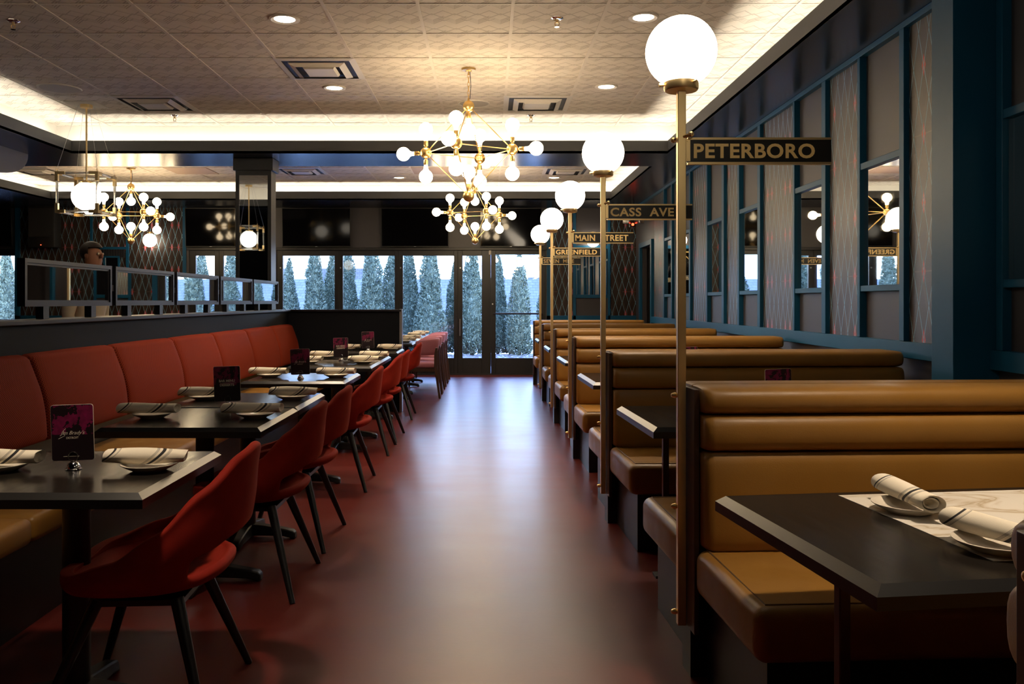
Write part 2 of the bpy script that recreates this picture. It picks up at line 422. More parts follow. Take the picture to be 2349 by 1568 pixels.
fz.box(-4.95 - FT, 2.124 + FT, 10.19, 10.19 + FT, ZS + .001, ZF); fz.box(-4.95 - FT, 2.124 + FT, 4.98 - FT, 4.98, ZS + .001, ZF)
fz.box(2.124, 2.124 + FT, 11.15, 14.9, ZS + .001, ZF); fz.box(-7.6 - FT, -7.6, 11.15, 14.9, ZS + .001, ZF)
fz.box(-7.6 - FT, 2.124 + FT, 14.9, 14.9 + FT, ZS + .001, ZF); fz.box(-7.6 - FT, 2.124 + FT, 11.15 - FT, 11.15, ZS + .001, ZF)
struct('trim_3', CS(fz), M_fascia)
cw = B()
def ring(x0, x1, y0, y1, z0, z1, t=.02):
    cw.box(x0 - t, x0, y0 - t, y1 + t, z0, z1); cw.box(x1, x1 + t, y0 - t, y1 + t, z0, z1)
    cw.box(x0, x1, y0 - t, y0, z0, z1); cw.box(x0, x1, y1, y1 + t, z0, z1)
ring(-5.31, 2.48, 4.62, 10.55, ZS + T, ZC1 + .05); ring(-7.96, 2.48, 10.79, 15.26, ZS + T, ZC2 + .05)
struct('trim_4', CS(cw), M_white)
# LED strips lying in the cove troughs
for (x0, x1, y0, y1, nm, lb) in ((-4.95, 2.124, 4.98, 10.19, 'cove_light', 'warm LED strip in the cove around the nearer ceiling tray'), (-7.6, 2.124, 11.15, 14.9, 'cove_light', 'warm LED strip in the cove around the farther ceiling tray')):
    b = B(); o_, w_ = .15, .02; z0, z1 = ZS + T + .01, ZS + T + .03
    b.box(x1 + o_, x1 + o_ + w_, y0 - o_, y1 + o_, z0, z1); b.box(x0 - o_ - w_, x0 - o_, y0 - o_, y1 + o_, z0, z1)
    b.box(x0 - o_, x1 + o_, y1 + o_, y1 + o_ + w_, z0, z1); b.box(x0 - o_, x1 + o_, y0 - o_ - w_, y0 - o_, z0, z1)
    tag(CS(b).obj(nm, M_led), lb, 'light', 'cove lights')
# bulkhead over the bar at the left
pts = [(6.0, ZS), (10.25, ZS)]
for k in range(0, 11):
    a = PI / 2 * k / 10
    pts.append((9.6 + .65 * math.cos(a), ZS - .02 - .28 * math.sin(a)))
pts.append((6.0, ZS - .30))
struct('trim_5', CS(B().extrude_poly(pts, 'x', -8.6, -5.5)), M_bulk)
ZS = 1.3 + (ZS - 1.3) * KC
# outer walls
struct('wall_left', B().box(XL - .1, XL, YB, YF, 0, ZC1), M_darkwall)
struct('wall_back', B().box(XL, 3.2, YB - .1, YB, 0, ZC1), M_darkwall)

# ---------------- right wall: painted panels, wallpaper strips, rails, mirrors
# the wall stands very slightly askew to the room: local x = 0 is the trim face, x grows into the wall
RW = Matrix.Translation((2.395, 0, 0)) @ Matrix.Rotation(-math.atan(.011), 4, 'Z')
def rwall(b): bmesh.ops.transform(b.bm, matrix=RW, verts=b.bm.verts); return b
XR, XP = 0., .045
wy = lambda u: 2.395 / ((u - 1121.0) / F - .011)              # distance along the wall
DY0, DY1 = 13.54, 14.54
wr = B().box(XP, XP + .08, YB, DY0, 0, ZS).box(XP, XP + .08, DY1, YF, 0, ZS).box(XP, XP + .08, DY0, DY1, 2.2, ZS)
wr.box(XP + .6, XP + .64, DY0 - .1, DY1 + .1, 0, 2.3).box(XP + .07, XP + .64, DY0 - .14, DY0 - .1, 0, 2.3).box(XP + .07, XP + .64, DY1 + .1, DY1 + .14, 0, 2.3).box(XP + .07, XP + .64, DY0 - .14, DY1 + .14, 2.3, 2.34)   # dark lobby behind the doorway
struct('wall_right', rwall(wr), M_wall)
rail = B(); P0, P1 = 4.18, 4.385
R0, R1, MB0, MB1, MT0, MT1, TR0 = .968, 1.064, 1.365, 1.404, 2.168, 2.212, 2.918
for a, c in ((-1.9, P0), (P1, DY0 - .05)): rail.box(XR, XP + .01, a, c, R0, R1)
for a, c in ((-1.9, P0), (P1, YF)): rail.box(XR, XP + .01, a, c, TR0, ZS)
rail.box(XR, XP + .01, DY0 - .10, DY0, 0, 2.28); rail.box(XR, XP + .01, DY1, DY1 + .10, 0, 2.28); rail.box(XR, XP + .01, DY0, DY1, 2.2, 2.28)
us = [(2141, 2073, 'w'), (2062, 1972, 'm'), (1966, 1893, 'w'), (1884, 1822, 'm'), (1818, 1743, 'w'), (1737, 1695, 'm'), (1691, 1660, 'w'), (1655, 1622, 'm'), (1619, 1583, 'w'), (1580, 1560, 'm'), (1558, 1541, 'w'), (1539, 1523, 'm'), (1521, 1496, 'w')]
strips = [(wy(a), wy(c), k_) for a, c, k_ in us]
strips = [(a, min(c, DY0 - .1), k_) for a, c, k_ in strips] + [(3.2, 4.08, 'm'), (2.6, 3.15, 'w'), (1.95, 2.55, 'm'), (1.2, 1.9, 'w')]
wp = 6
mlb = iter(['just past the blue pier', 'second past the blue pier', 'third past the blue pier', 'fourth past the blue pier', 'fifth past the blue pier', 'closest to the dark doorway', 'on the camera side of the blue pier', 'beside the nearest booth table'])
for i, (y0, y1, kd) in enumerate(strips):
    nxt = strips[i + 1][0] if i < 12 else y1 + .05
    if i != 12: rail.box(XR, XP + .01, y1, max(nxt, y1 + .03), R1, TR0)
    if kd == 'w':
        struct('trim_%d' % wp, rwall(B().box(XP - .012, XP + .002, y0, y1, R1, TR0)), M_wpR); wp += 1
    else:
        rail.box(XR + .005, XP + .01, y0 - .01, y1 + .01, MB0, MB1); rail.box(XR + .005, XP + .01, y0 - .01, y1 + .01, MT0, MT1)
        tag(rwall(B().box(XP - .016, XP - .002, y0 + .004, y1 - .004, MB1, MT0)).obj('wall_mirror', M_mirror), 'tall wall mirror in the blue panelling, ' + next(mlb), 'mirror', 'mirrors on the blue wall')
struct('trim_%d' % wp, rwall(rail), M_blue, bev=.003); wp += 1
struct('trim_%d' % wp, B().box(2.262, 2.50, P0, P1, 0, ZS), M_blue, bev=.003); wp += 1         # projecting blue pier

# ---------------- far wall
WX = lambda u: (u - 1121.0) * YF / F                            # metres along the far wall
WZ = lambda v_: 1.30 + (691.0 - v_) * YF / F
fw = B()
T0, T1 = YF, YF + .12
ztop = WZ(570)
fw.box(XL, WX(-30), T0, T1, 0, ZC1); fw.box(WX(-30), WX(36), T0, T1, ztop, ZC1)     # left window opening above/below
fw.box(WX(36), WX(434), T0, T1, 0, ZC1); fw.box(WX(434), WX(1252), T0, T1, ztop, ZC1)
fw.box(WX(550), WX(634), T0, T1, 0, ztop); fw.box(WX(1252), 2.95, T0, T1, 0, ZC1)
struct('wall_far', fw, M_wall)
ft = B()
def stile(u0, u1, z0, z1, d=.03): ft.box(WX(u0), WX(u1), T0 - d, T0 + .01, z0, z1)
for u0, u1 in ((36, 48), (208, 214), (290, 297), (420, 428), (1254, 1266), (1314, 1321), (1394, 1400)): stile(u0, u1, .98, ZS)
stile(36, 428, .9, 1.05); stile(1254, 1459, .947, 1.05); stile(1321, 1394, 1.36, 1.42); stile(1321, 1394, 2.23, 2.29)
stile(214, 290, WZ(572), WZ(566)); stile(36, 428, 3.0, ZS); stile(1254, 1459, 3.0, ZS)
struct('trim_%d' % wp, ft, M_blue, bev=.003); wp += 1
for u0, u1 in ((48, 208), (214, 290), (297, 420), (1266, 1314), (1400, 1459)):
    struct('trim_%d' % wp, B().box(WX(u0), WX(u1), T0 - .012, T0 + .005, 1.05, 3.0), M_wpF); wp += 1
tag(B().box(WX(1322), WX(1393), T0 - .02, T0 + .002, 1.42, 2.23).obj('wall_mirror', M_mirror), 'mirror on the end wall between lattice wallpaper strips, right of the glass doors', 'mirror')
lm = thing('wall_mirror', 'narrow mirror on the far wallpaper, left of the opal wall globe', 'mirror', (WX(258), T0 - .014, WZ(618)))
B().box(-.11, .11, -.012, .002, -.21, .21).obj('mirror_glass', M_mirror, lm)
lf = B()
for a in ((-.14, -.11, -.24, .24), (.11, .14, -.24, .24), (-.11, .11, -.24, -.21), (-.11, .11, .21, .24)): lf.box(a[0], a[1], -.03, .002, a[2], a[3])
lf.obj('frame', M_blue, lm)
lv = thing('louvre_panel', 'slatted vent panel on the far wallpaper above the narrow mirror', 'vent', (WX(262), T0 - .012, WZ(581)))
B().box(-.2, .2, -.012, .002, -.075, .075).obj('backing', M_ventdark, lv)
for k in range(9): B().box(-.19 + .045 * k, -.175 + .045 * k, -.03, -.008, -.07, .07).obj('slat', M_frame, lv)

# door leaves: name, left/right frame px, pane px, full height
PZ0, PZ1 = WZ(821), WZ(586)
leaves = [(434, 502, 448, 491), (502, 550, 512, 542), (634, 777, 648, 767), (777, 914, 786, 905), (914, 1050, 924, 1041), (1050, 1126, 1061, 1105), (1126, 1252, 1137, 1238)]
D0, D1 = YF + .02, YF + .08
for i, (a, b_, p, q) in enumerate(leaves):
    zp1 = PZ1 + (.02 if i == 6 else 0)
    fr = B(); g_ = .0004
    fr.box(WX(a) + g_, WX(p), D0, D1, .02, ztop - .03); fr.box(WX(q), WX(b_) - g_, D0, D1, .02, ztop - .03)
    fr.box(WX(p), WX(q), D0, D1, .02, PZ0); fr.box(WX(p), WX(q), D0, D1, zp1, ztop - .03)
    d = struct('door_%d' % (i + 1), fr, M_doorblk, bev=.003)
    B().box(WX(p), WX(q), D0 + .026, D0 + .034, PZ0, zp1).obj('pane', M_glass, d)
    if i in (4, 5):
        x = WX(p) - .045
        B().cyl((x, D0 - .04, WZ(770)), (x, D0 - .04, WZ(731)), .012, seg=10).cyl((x, D0 - .04, WZ(765)), (x, D0 + .002, WZ(765)), .008).cyl((x, D0 - .04, WZ(736)), (x, D0 + .002, WZ(736)), .008).obj('handle', M_steel, d)
    if i == 6:
        B().cyl((WX(1131), D0 - .06, WZ(719)), (WX(1245), D0 - .06, WZ(719)), .016, seg=10).cyl((WX(1133), D0 - .06, WZ(719)), (WX(1133), D0 + .01, WZ(719)), .018).cyl((WX(1243), D0 - .06, WZ(719)), (WX(1243), D0 + .01, WZ(719)), .018).obj('push_bar', M_frame, d)
        B().cyl((WX(1130), D0 + .002, WZ(697)), (WX(1130), D0 - .012, WZ(697)), .014).obj('lock', M_steel, d)
    elif i > 1:
        B().cyl((WX(p) - .04, D0 + .002, WZ(614)), (WX(p) - .04, D0 - .01, WZ(614)), .013).obj('lock', M_steel, d)
hd = B().box(WX(430), WX(1256), T0 - .03, T1, ztop - .03, ztop + .02).box(WX(430), WX(1256), T0 - .01, T1, 0, .02)
struct('trim_%d' % wp, hd, M_doorblk, bev=.003); wp += 1
tag(B().box(WX(1121), WX(1127), D0 - .03, D0 + .005, WZ(584), WZ(573)).bevel(.004).obj('door_sensor', M_vent), 'small white sensor box above the seam of the right glass doors', 'sensor')
wf = B().box(WX(-30), WX(-22), D0, D1, 0, ztop).box(WX(32), WX(37), D0, D1, 0, ztop).box(WX(-22), WX(32), D0, D1, 0, WZ(732)).box(WX(-22), WX(32), D0, D1, WZ(586), ztop)
wnd = struct('window_1', wf, M_doorblk)
B().box(WX(-22), WX(32), D0 + .026, D0 + .034, WZ(732), WZ(586)).obj('pane', M_glass, wnd)

# ------------------------------------------------------------------ ceiling fixtures
def downlight(x, y, z, label, power=DOWN, cone=1.7):
    t = thing('downlight', label, 'ceiling light', KP(x, y, z), group='recessed downlights')
    B().lathe([(.075, -.004), (.098, -.012), (.108, -.008), (.110, .002), (.075, .002)], seg=28).obj('trim_ring', M_vent, t)
    B().cyl((0, 0, -.004), (0, 0, .002), .076, seg=28).obj('lens', M_down, t)
    l = bpy.data.lights.new('downlight_beam', 'SPOT'); l.energy = power; l.spot_size = cone; l.spot_blend = .7; l.shadow_soft_size = .11; l.color = (1, .80, .58)
    lo = bpy.data.objects.new('downlight_beam', l); COL.objects.link(lo); lo.parent = t; lo.location = (0, 0, -.02)
    return t
for x, y, z, lb in ((-1.557, 6.55, ZC1, 'bright recessed downlight at top left of the near ceiling tray'), (-1.557, 8.66, ZC1, 'recessed downlight past the square vent, left of the big chandelier'),
                    (1.174, 6.51, ZC1, 'recessed downlight beside the largest globe lamp'), (1.18, 8.61, ZC1, 'recessed downlight between the right vent and the second globe lamp'),
                    (-1.48, 14.2, ZC2, 'small recessed downlight in the far tray, left of the farther chandelier'), (1.08, 14.2, ZC2, 'small recessed downlight in the far tray, right of the farther chandelier')):
    downlight(x, y, z, lb)
for x, y in ((-1.2, 2.3), (1.5, 2.15), (.9, -.5)):  # lamps added out of view to light the front tables and signs
    downlight(x / KC, y / KC, 3.055, 'added unseen downlight in the low ceiling over the camera, %s side' % ('left' if x < 0 else 'right' if y > 0 else 'rear'), (150. if x > 0 else 120.) if y > 0 else 80., 1.25 if y > 0 else 1.5)

def vent(x, y, z, label, sz=.60):
    t = thing('ceiling_vent', label, 'vent', KP(x, y, z), group='square ceiling diffusers')
    h = sz / 2
    B().box(-h, h, -h, h, -.003, .001).obj('backing', M_ventdark, t)
    def frame(r0, r1, z0, z1):
        b = B()                                   # sloped square ring, r0 outer at z0, r1 inner at z1
        P = [(-1, -1), (1, -1), (1, 1), (-1, 1)]
        for k in range(4):
            a, c = P[k], P[(k + 1) % 4]
            b.quad((a[0] * r0, a[1] * r0, z0), (c[0] * r0, c[1] * r0, z0), (c[0] * r1, c[1] * r1, z1), (a[0] * r1, a[1] * r1, z1))
            b.quad((a[0] * r0, a[1] * r0, z0 - .004), (c[0] * r0, c[1] * r0, z0 - .004), (c[0] * r1, c[1] * r1, z1 - .004), (a[0] * r1, a[1] * r1, z1 - .004))
        return b
    frame(h + .04, h * .96, -.004, -.012).obj('frame', M_vent, t)
    frame(h * .80, h * .63, -.014, -.036).obj('cone', M_vent, t)
    b = frame(h * .47, h * .42, -.016, -.036); q = h * .42; b.quad((-q, -q, -.040), (q, -q, -.040), (q, q, -.040), (-q, q, -.040)); b.obj('centre_plate', M_vent, t)
for a in ((-1.549, 7.945, ZC1, 'square ceiling vent left of the big chandelier, nearest of the vents'), (-3.62, 9.33, ZC1, 'square ceiling vent beside the cube lantern'),
          (.521, 9.33, ZC1, 'square ceiling vent right of the big chandelier'), (-2.93, 13.46, ZC2, 'square vent in the far tray right of the mirrored column'),
          (1.21, 13.46, ZC2, 'square vent in the far tray beside the second globe lamp'), (-7.07, 13.46, ZC2, 'square vent in the far tray above the cube lantern')): vent(*a)
M_ret = mat('return_grille_tan', (.42, .30, .20), .6)
for x, lb in ((-4.66, 'tan flat panel in the far tray left of the mirrored column'), (-.86, 'tan flat panel in the far tray behind the big chandelier')):
    tag(CS(B().box(x - .33, x + .33, 13.46 - .33, 13.46 + .33, ZC2 - .008, ZC2 + .001)).obj('return_panel', M_ret), lb, 'panel', 'tan ceiling panels')
M_spk = mat('speaker_grille_cloth', (.44, .41, .37), .7)
def cspeaker(x, y, r, lb):
    t = thing('ceiling_speaker', lb, 'speaker', KP(x, y, ZC1), group='round ceiling speakers')
    B().lathe([(r * .9, -.004), (r, -.012), (r * 1.02, .002), (r * .9, .002)], seg=36).obj('rim', M_vent, t)
    B().lathe([(0, -.009), (r * .5, -.008), (r * .91, -.004), (r * .91, .001)], seg=36).obj('grille', M_spk, t)
cspeaker(-4.34, 8.68, .195, 'round ceiling speaker near the left cove'); cspeaker(-.16, 9.35, .165, 'round ceiling speaker behind the big chandelier')
def sprinkler(x, y, lb):
    t = thing('sprinkler', lb, 'sprinkler', KP(x, y, ZC1), group='fire sprinklers')
    B().lathe([(.0, -.004), (.03, -.012), (.045, -.004), (.046, .001)], seg=20).obj('escutcheon', M_chrome, t)
    B().cyl((0, 0, -.01), (0, 0, -.035), .010).tube([(-.012, 0, -.03), (-.016, 0, -.045), (-.004, 0, -.062)], .003, 6).tube([(.012, 0, -.03), (.016, 0, -.045), (.004, 0, -.062)], .003, 6).obj('head', M_brass, t)
    B().cyl((0, 0, -.062), (0, 0, -.066), .018, seg=14).obj('deflector', M_chrome, t)
for a in ((-3.65, 6.59, 'fire sprinkler at the top left of the ceiling'), (-3.64, 9.95, 'fire sprinkler right of the cube lantern by the cove'), (.52, 6.53, 'fire sprinkler on the ceiling in front of the big chandelier'), (.49, 9.95, 'fire sprinkler behind the vent right of the big chandelier')): sprinkler(*a)

# ------------------------------------------------------------------ chandeliers
bulb_prof = [(.0, 0), (.018, .0), (.019, .022), (.021, .036), (.028, .050)] + [(.065 * math.cos(a), .110 + .065 * math.sin(a)) for a in [math.radians(q) for q in (-58, -42, -24, -6, 12, 30, 48, 66, 80)]] + [(0, .175)]
def chandelier(x, y, zc, zceil, rot, label):
    t = thing('chandelier', label, 'chandelier', KP(x, y, zc), rot, 'brass globe bulb chandeliers'); t.scale = (KC, KC, KC)
    R, rb = .415, .054
    drop = zceil - zc
    B().lathe([(0, -.030), (.022, -.030), (.030, -.022), (.062, -.018), (.066, -.006), (.066, 0), (0, 0)], (0, 0, drop), seg=24).obj('canopy', M_gold, t)
    ch = B(); z = R + .06; k = 0
    ch.cyl((0, 0, R + .045), (0, 0, R + .075), .010)
    while z < drop - .05:
        h = .024; pts = []
        for a in range(12):
            q = 2 * PI * a / 12; u, v_ = math.cos(q) * .010, math.sin(q) * h
            pts.append((u, 0, z + h + v_) if k % 2 else (0, u, z + h + v_))
        ch.tube(pts, .0026, 5, True); z += .040; k += 1
    ch.cyl((0, 0, drop - .06), (0, 0, drop - .028), .006)
    ch.obj('chain', M_gold, t)
    cd = [(0.012 + .008 * math.sin(PI * q / 8), .004, R + .07 + (drop - R - .10) * q / 8) for q in range(9)]
    B().tube(cd, .003, 6).obj('cord', M_black, t)
    D = [Vector((0, 0, 1)), Vector((0, 0, -1)), Vector((1, 0, 0)), Vector((0, -1, 0)), Vector((-1, 0, 0)), Vector((0, 1, 0))]
    for d in D:
        B().sphere(d * R, rb, 20, 12).obj('hub', M_gold, t)
    for i in range(6):
        for j in range(i + 1, 6):
            if abs(D[i].dot(D[j])) < .1:
                e = (D[j] - D[i]).normalized()
                B().cyl(D[i] * R + e * (rb - .004), D[j] * R - e * (rb - .004), .0045, seg=8).obj('rod', M_gold, t)
    def lamp(c, d):
        d = Vector(d)
        s2 = B().cyl(c + d * (rb - .004), c + d * (rb + .012), .009, seg=10).lathe([(0, rb + .010), (.019, rb + .010), (.0205, rb + .014), (.0205, rb + .056), (.018, rb + .060), (0, rb + .060)], c, d, 14)
        so = s2.obj('socket', M_gold, t)
        B().lathe(bulb_prof, c + d * (rb + .058), d, 20).obj('bulb', M_bulb, so)
    lamp(D[0] * R, (0, 0, -1)); lamp(D[1] * R, (0, 0, 1))
    for d in D[2:]:
        lamp(d * R, (0, 0, 1)); lamp(d * R, (0, 0, -1)); lamp(d * R, d)
    return t
chandelier(-.186, 7.95, 2.69, ZC1, math.radians(-14), 'large brass chandelier hanging over the aisle, nearest of the three')
chandelier(-.21, 13.2, 2.645, ZC2, math.radians(25), 'brass chandelier over the aisle directly behind the nearest one')
chandelier(-5.50, 13.2, 2.645, ZC2, math.radians(47.6), 'brass chandelier at the far left behind the cube lantern')

# cube lantern
t = thing('pendant_lantern', 'cube frame pendant with brass corners around a glowing opal globe', 'pendant lamp', KP(-4.40, 9.39, 2.468), 0.); t.scale = (KC, KC, KC)
H, hz = .215, .205
zc = ZC1 - 2.468
B().box(-.17, .17, -.17, .17, zc - .008, zc).bevel(.003).obj('ceiling_plate', M_vent, t)
B().lathe([(0, -.035), (.06, -.035), (.064, -.03), (.064, 0), (0, 0)], (0, 0, zc - .006), seg=24).obj('canopy', M_brass, t)
B().cyl((0, 0, .15), (0, 0, zc - .03), .010, seg=10).obj('stem', M_brass, t)
B().lathe([(0, .150), (.05, .150), (.055, .146), (.055, .120), (0, .120)], seg=24).cyl((.05, 0, .135), (.075, 0, .135), .006).cyl((-.025, .043, .135), (-.037, .065, .135), .006).cyl((-.025, -.043, .135), (-.037, -.065, .135), .006).obj('fitter', M_brass, t)
B().sphere((0, 0, -.02), .155, 32, 20).obj('globe', M_lglobe, t)
for sx in (-1, 1):
    for sy in (-1, 1):
        for sz in (-1, 1):
            a = (sx * H, sy * H, sz * hz); q = .016; L = .085
            c = B().box(a[0] - q, a[0] + q, a[1] - q, a[1] + q, min(a[2] + q * sz, a[2] - sz * L), max(a[2] + q * sz, a[2] - sz * L))
            c.box(min(a[0] - sx * q, a[0] - sx * L), max(a[0] - sx * q, a[0] - sx * L), a[1] - q, a[1] + q, a[2] - q, a[2] + q)
            c.box(a[0] - q, a[0] + q, min(a[1] - sy * q, a[1] - sy * L), max(a[1] - sy * q, a[1] - sy * L), a[2] - q, a[2] + q)
            c.obj('corner_bracket', M_brass, t)
        B().cyl((sx * H, sy * H, -hz + .06), (sx * H, sy * H, hz - .06), .013, seg=12).obj('acrylic_rod', M_acrylic, t)
        rg = [(sx * H + .0, sy * H + .016 * math.cos(2 * PI * k / 14), hz + .028 + .016 * math.sin(2 * PI * k / 14)) for k in range(14)]
        B().tube(rg, .003, 6, True).obj('ring', M_brass, t)
        B().cyl((sx * H, sy * H, hz + .044), (sx * .06, sy * .06, zc - .02), .0016, seg=6).obj('wire', M_steel, t)
for sz in (-1, 1):
    for q in (-1, 1):
        B().cyl((-H + .06, q * H, sz * hz), (H - .06, q * H, sz * hz), .013, seg=12).obj('acrylic_rod', M_acrylic, t)
        B().cyl((q * H, -H + .06, sz * hz), (q * H, H - .06, sz * hz), .013, seg=12).obj('acrylic_rod', M_acrylic, t)

lan2 = dup(t, (-4.18, 4.90, 1.3 + 1.168 * KC), None, 'cube frame pendant nearest the camera, seen only in the column mirror')
# wall globes on the far wall
def sconce(x, lb):
    t = thing('wall_sconce', lb, 'wall lamp', (x, T0 - .012, 2.37), group='opal wall globes')
    B().cyl((0, 0, .0), (0, -.02, 0), .06, seg=20).cyl((0, -.02, 0), (0, -.06, 0), .014).lathe([(0, 0), (.045, 0), (.045, .03), (0, .03)], (0, -.15, .115)).tube([(0, -.05, 0), (0, -.06, .10), (0, -.10, .15), (0, -.15, .145)], .008, 8).obj('bracket', M_brass, t)
    B().sphere((0, -.15, 0), .118, 24, 16).obj('globe', M_globe, t)
sconce(WX(352), 'glowing opal globe on the far wallpaper at the left'); sconce(WX(1358), 'opal wall globe on the end wall behind a street sign')

# ------------------------------------------------------------------ mirrored column
col = thing('column', 'dark square column with a mirrored face rising behind the partition', 'column', (-2.883, 10.64, 0))
col['kind'] = 'structure'
col.location = (-2.883 * KC, 10.64 * KC, 0)
q = KC; ct = ZS - .150 * KC
B().box(-.218 * q, .218 * q, -.11 * q, .11 * q, 0, ct).obj('shaft', M_black, col, bev=.004)
B().box(-.243 * q, .243 * q, -.15 * q, .16 * q, ct - .002, ZS - .002).obj('capital', M_black, col, bev=.004)
cf = B(); mt = 2.758
for a in ((-.218, -.175, .9, ct), (.175, .218, .9, ct), (-.175, .175, mt, ct)): cf.box(a[0] * q, a[1] * q, -.118, -.102, a[2], a[3])
cf.obj('mirror_frame', M_black, col)
B().box(-.175 * q, .175 * q, -.110, -.103, .9, mt).obj('mirror_glass', M_mirror, col)

# ------------------------------------------------------------------ televisions
def tv(u0, u1, lb, v0=478, v1=567, d=.09):
    x0, x1, z0, z1 = WX(u0), WX(u1), WZ(v1), WZ(v0)
    cx, cz = (x0 + x1) / 2, (z0 + z1) / 2; W, Hh = (x1 - x0) / 2, (z1 - z0) / 2
    t = thing('television', lb, 'television', (cx, T0 - .05, cz), group='wall televisions over the doors'); t.rotation_euler = (math.radians(3), 0, 0)
    b = B().box(-W, W, -.05, -.01, -Hh, Hh); b.obj('bezel', M_tvf, t, bev=.004)
    B().box(-W + .012, W - .012, -.054, -.049, -Hh + .02, Hh - .012).obj('screen', M_tv, t)
    B().box(-.02, .02, -.056, -.05, -Hh + .006, -Hh + .012).obj('badge', M_steel, t)
    B().box(-.2, .2, -.012, .028, -.15, .15).obj('wall_bracket', M_black, t)
tv(429, 545, 'black television over the glass doors, left of the mirrored column'); tv(650, 806, 'black television over the glass doors, first right of the mirrored column')
tv(876, 1030, 'black television over the glass doors, left of the farther aisle chandelier'); tv(1101, 1242, 'black television over the right hand glass door')
tv(-110, 34, 'black television over the window at the far left', 478, 566)
# wall speaker
t = thing('wall_speaker', 'black loudspeaker mounted on the far wall at the left', 'speaker', (WX(115), T0 - .012, WZ(520)))
B().box(-.235, .235, -.30, -.05, -.38, .38).bevel(.02, 2).obj('cabinet', M_speaker, t)
B().box(-.215, .215, -.308, -.298, -.20, .30).obj('grille', mat('speaker_mesh', (.02, .02, .022), .7), t)
B().box(-.05, .05, -.06, .002, -.06, .06).obj('bracket', M_black, t)
B().sphere((0, -.303, -.34), .008, 8, 6).obj('indicator', M_red, t)
# stage light at the right end
t = thing('stage_light', 'small stage light with red glow hanging in the far right corner', 'stage light', (2.36, 14.1, 2.62))
B().tube([(0, 0, .335), (0, 0, .02)], .012, 8).obj('stem', M_black, t)
B().box(-.05, .05, -.04, .04, -.10, .03).bevel(.008).obj('housing', M_black, t)
for s_x in (-1, 1):
    hdo = B().box(-.05, .05, -.09, .05, -.05, .05).bevel(.01).rot(.5 * s_x, 'Z').obj('head', M_steel, t, loc=(.09 * s_x, -.05, .0))
    for k in range(3): B().box(-.04, .04, -.096, -.088, -.038 + k * .027, -.018 + k * .027).rot(.5 * s_x, 'Z').obj('lens', M_vent, hdo)
B().sphere((0, -.045, -.06), .022, 12, 8).obj('indicator', M_red, t)

# ------------------------------------------------------------------ lamp posts with street signs
YP = [1.03, 3.02, 5.08, 7.14, 9.20, 11.26]
ROT = [.0, .05, .04, .02, .02, .0]
names = [None, 'PETERBORO', 'CASS  AVE', 'MAIN  STREET', 'GREENFIELD', 'SEVEN  MILE']
PX = .677
def lamp_post(y, txt, label):
    t = thing('lamp_post', label, 'street lamp', (PX, y, 0), .0, 'brass globe lamp posts')
    zg, r = 2.178, .124
    B().box(-.0145, .0145, -.0145, .0145, .165, zg - .135).obj('pole', M_brass, t, bev=.002)
    B().lathe([(0, -.142), (.040, -.142), (.056, -.138), (.060, -.132), (.060, -.104), (.056, -.102), (0, -.102)], (0, 0, zg), seg=32).obj('collar', M_brass, t)
    B().cyl((-.058, 0, zg - .118), (-.072, 0, zg - .118), .004).cyl((-.070, 0, zg - .118), (-.078, 0, zg - .118), .007, seg=10).cyl((.03, -.05, zg - .118), (.038, -.066, zg - .118), .004).obj('thumbscrew', M_brass, t)
    B().sphere((0, 0, zg), r, 36, 22).obj('globe', M_globe, t)
    for z in (.97, .58, .21):
        B().lathe([(0, .022), (.006, .020), (.009, .014), (.011, .006), (.008, .002), (.008, 0), (0, 0)], (-.0145, 0, z), Vector((-1, 0, 0)), 12).obj('screw', M_gold, t)
    if txt:
        zs = 1.828; sg = B().box(.020, .526, -.006, .006, zs - .040, zs + .040).obj('sign_board', M_sign, t)
        B().box(.022, .526, -.009, .009, zs + .039, zs + .047).obj('top_rail', M_brass, sg); B().box(.022, .526, -.009, .009, zs - .047, zs - .039).obj('bottom_rail', M_brass, sg)
        B().box(.012, .030, -.010, .010, zs - .036, zs + .042).cyl((.021, -.008, zs + .034), (.021, -.013, zs + .034), .003, seg=8).cyl((.021, -.008, zs - .028), (.021, -.013, zs - .028), .003, seg=8).obj('bracket', M_brass, sg)
        d = Vector((.55, -.8, .10)).normalized(); c = Vector((.0, 0, zs + .048))
        B().cyl(c - d * .035, c + d * .045, .006).sphere(c + d * .047, .010, 12, 8).sphere(c - d * .037, .010, 12, 8).obj('cross_pin', M_brass, t)
        me = text_mesh(txt, .066, .0012, .0018, 0, 1.08)
        xs = [v_.co.x for v_ in me.vertices]; ys = [v_.co.y for v_ in me.vertices]
        W = max(xs) - min(xs); Hh = max(ys) - min(ys); want = {'PETERBORO': .425, 'CASS  AVE': .375, 'MAIN  STREET': .44, 'GREENFIELD': .44, 'SEVEN  MILE': .40}[txt]
        sx, sy = want / W, .052 / Hh; cx = .043 + want / 2 - (max(xs) + min(xs)) / 2 * sx; cy = -(max(ys) + min(ys)) / 2 * sy
        b = B().add_mesh(me, Matrix.Translation((cx, -.0065, zs + cy)) @ UP @ Matrix.Diagonal((sx, sy, 1, 1)))
        b.add_mesh(me, Matrix.Translation((.526 - (cx - .02), .0065, zs + cy)) @ Matrix.Rotation(PI, 4, 'Z') @ UP @ Matrix.Diagonal((sx, sy, 1, 1)))
        b.obj('lettering', M_letter, sg)
        bpy.data.meshes.remove(me)
    return t
plabels = ['brass globe lamp post without sign beside the nearest booth', 'tallest looking brass globe lamp post carrying the PETERBORO street sign', 'brass globe lamp post carrying the CASS AVE street sign',
           'brass globe lamp post carrying the MAIN STREET sign', 'brass globe lamp post carrying the GREENFIELD sign', 'farthest brass globe lamp post carrying the SEVEN MILE sign']
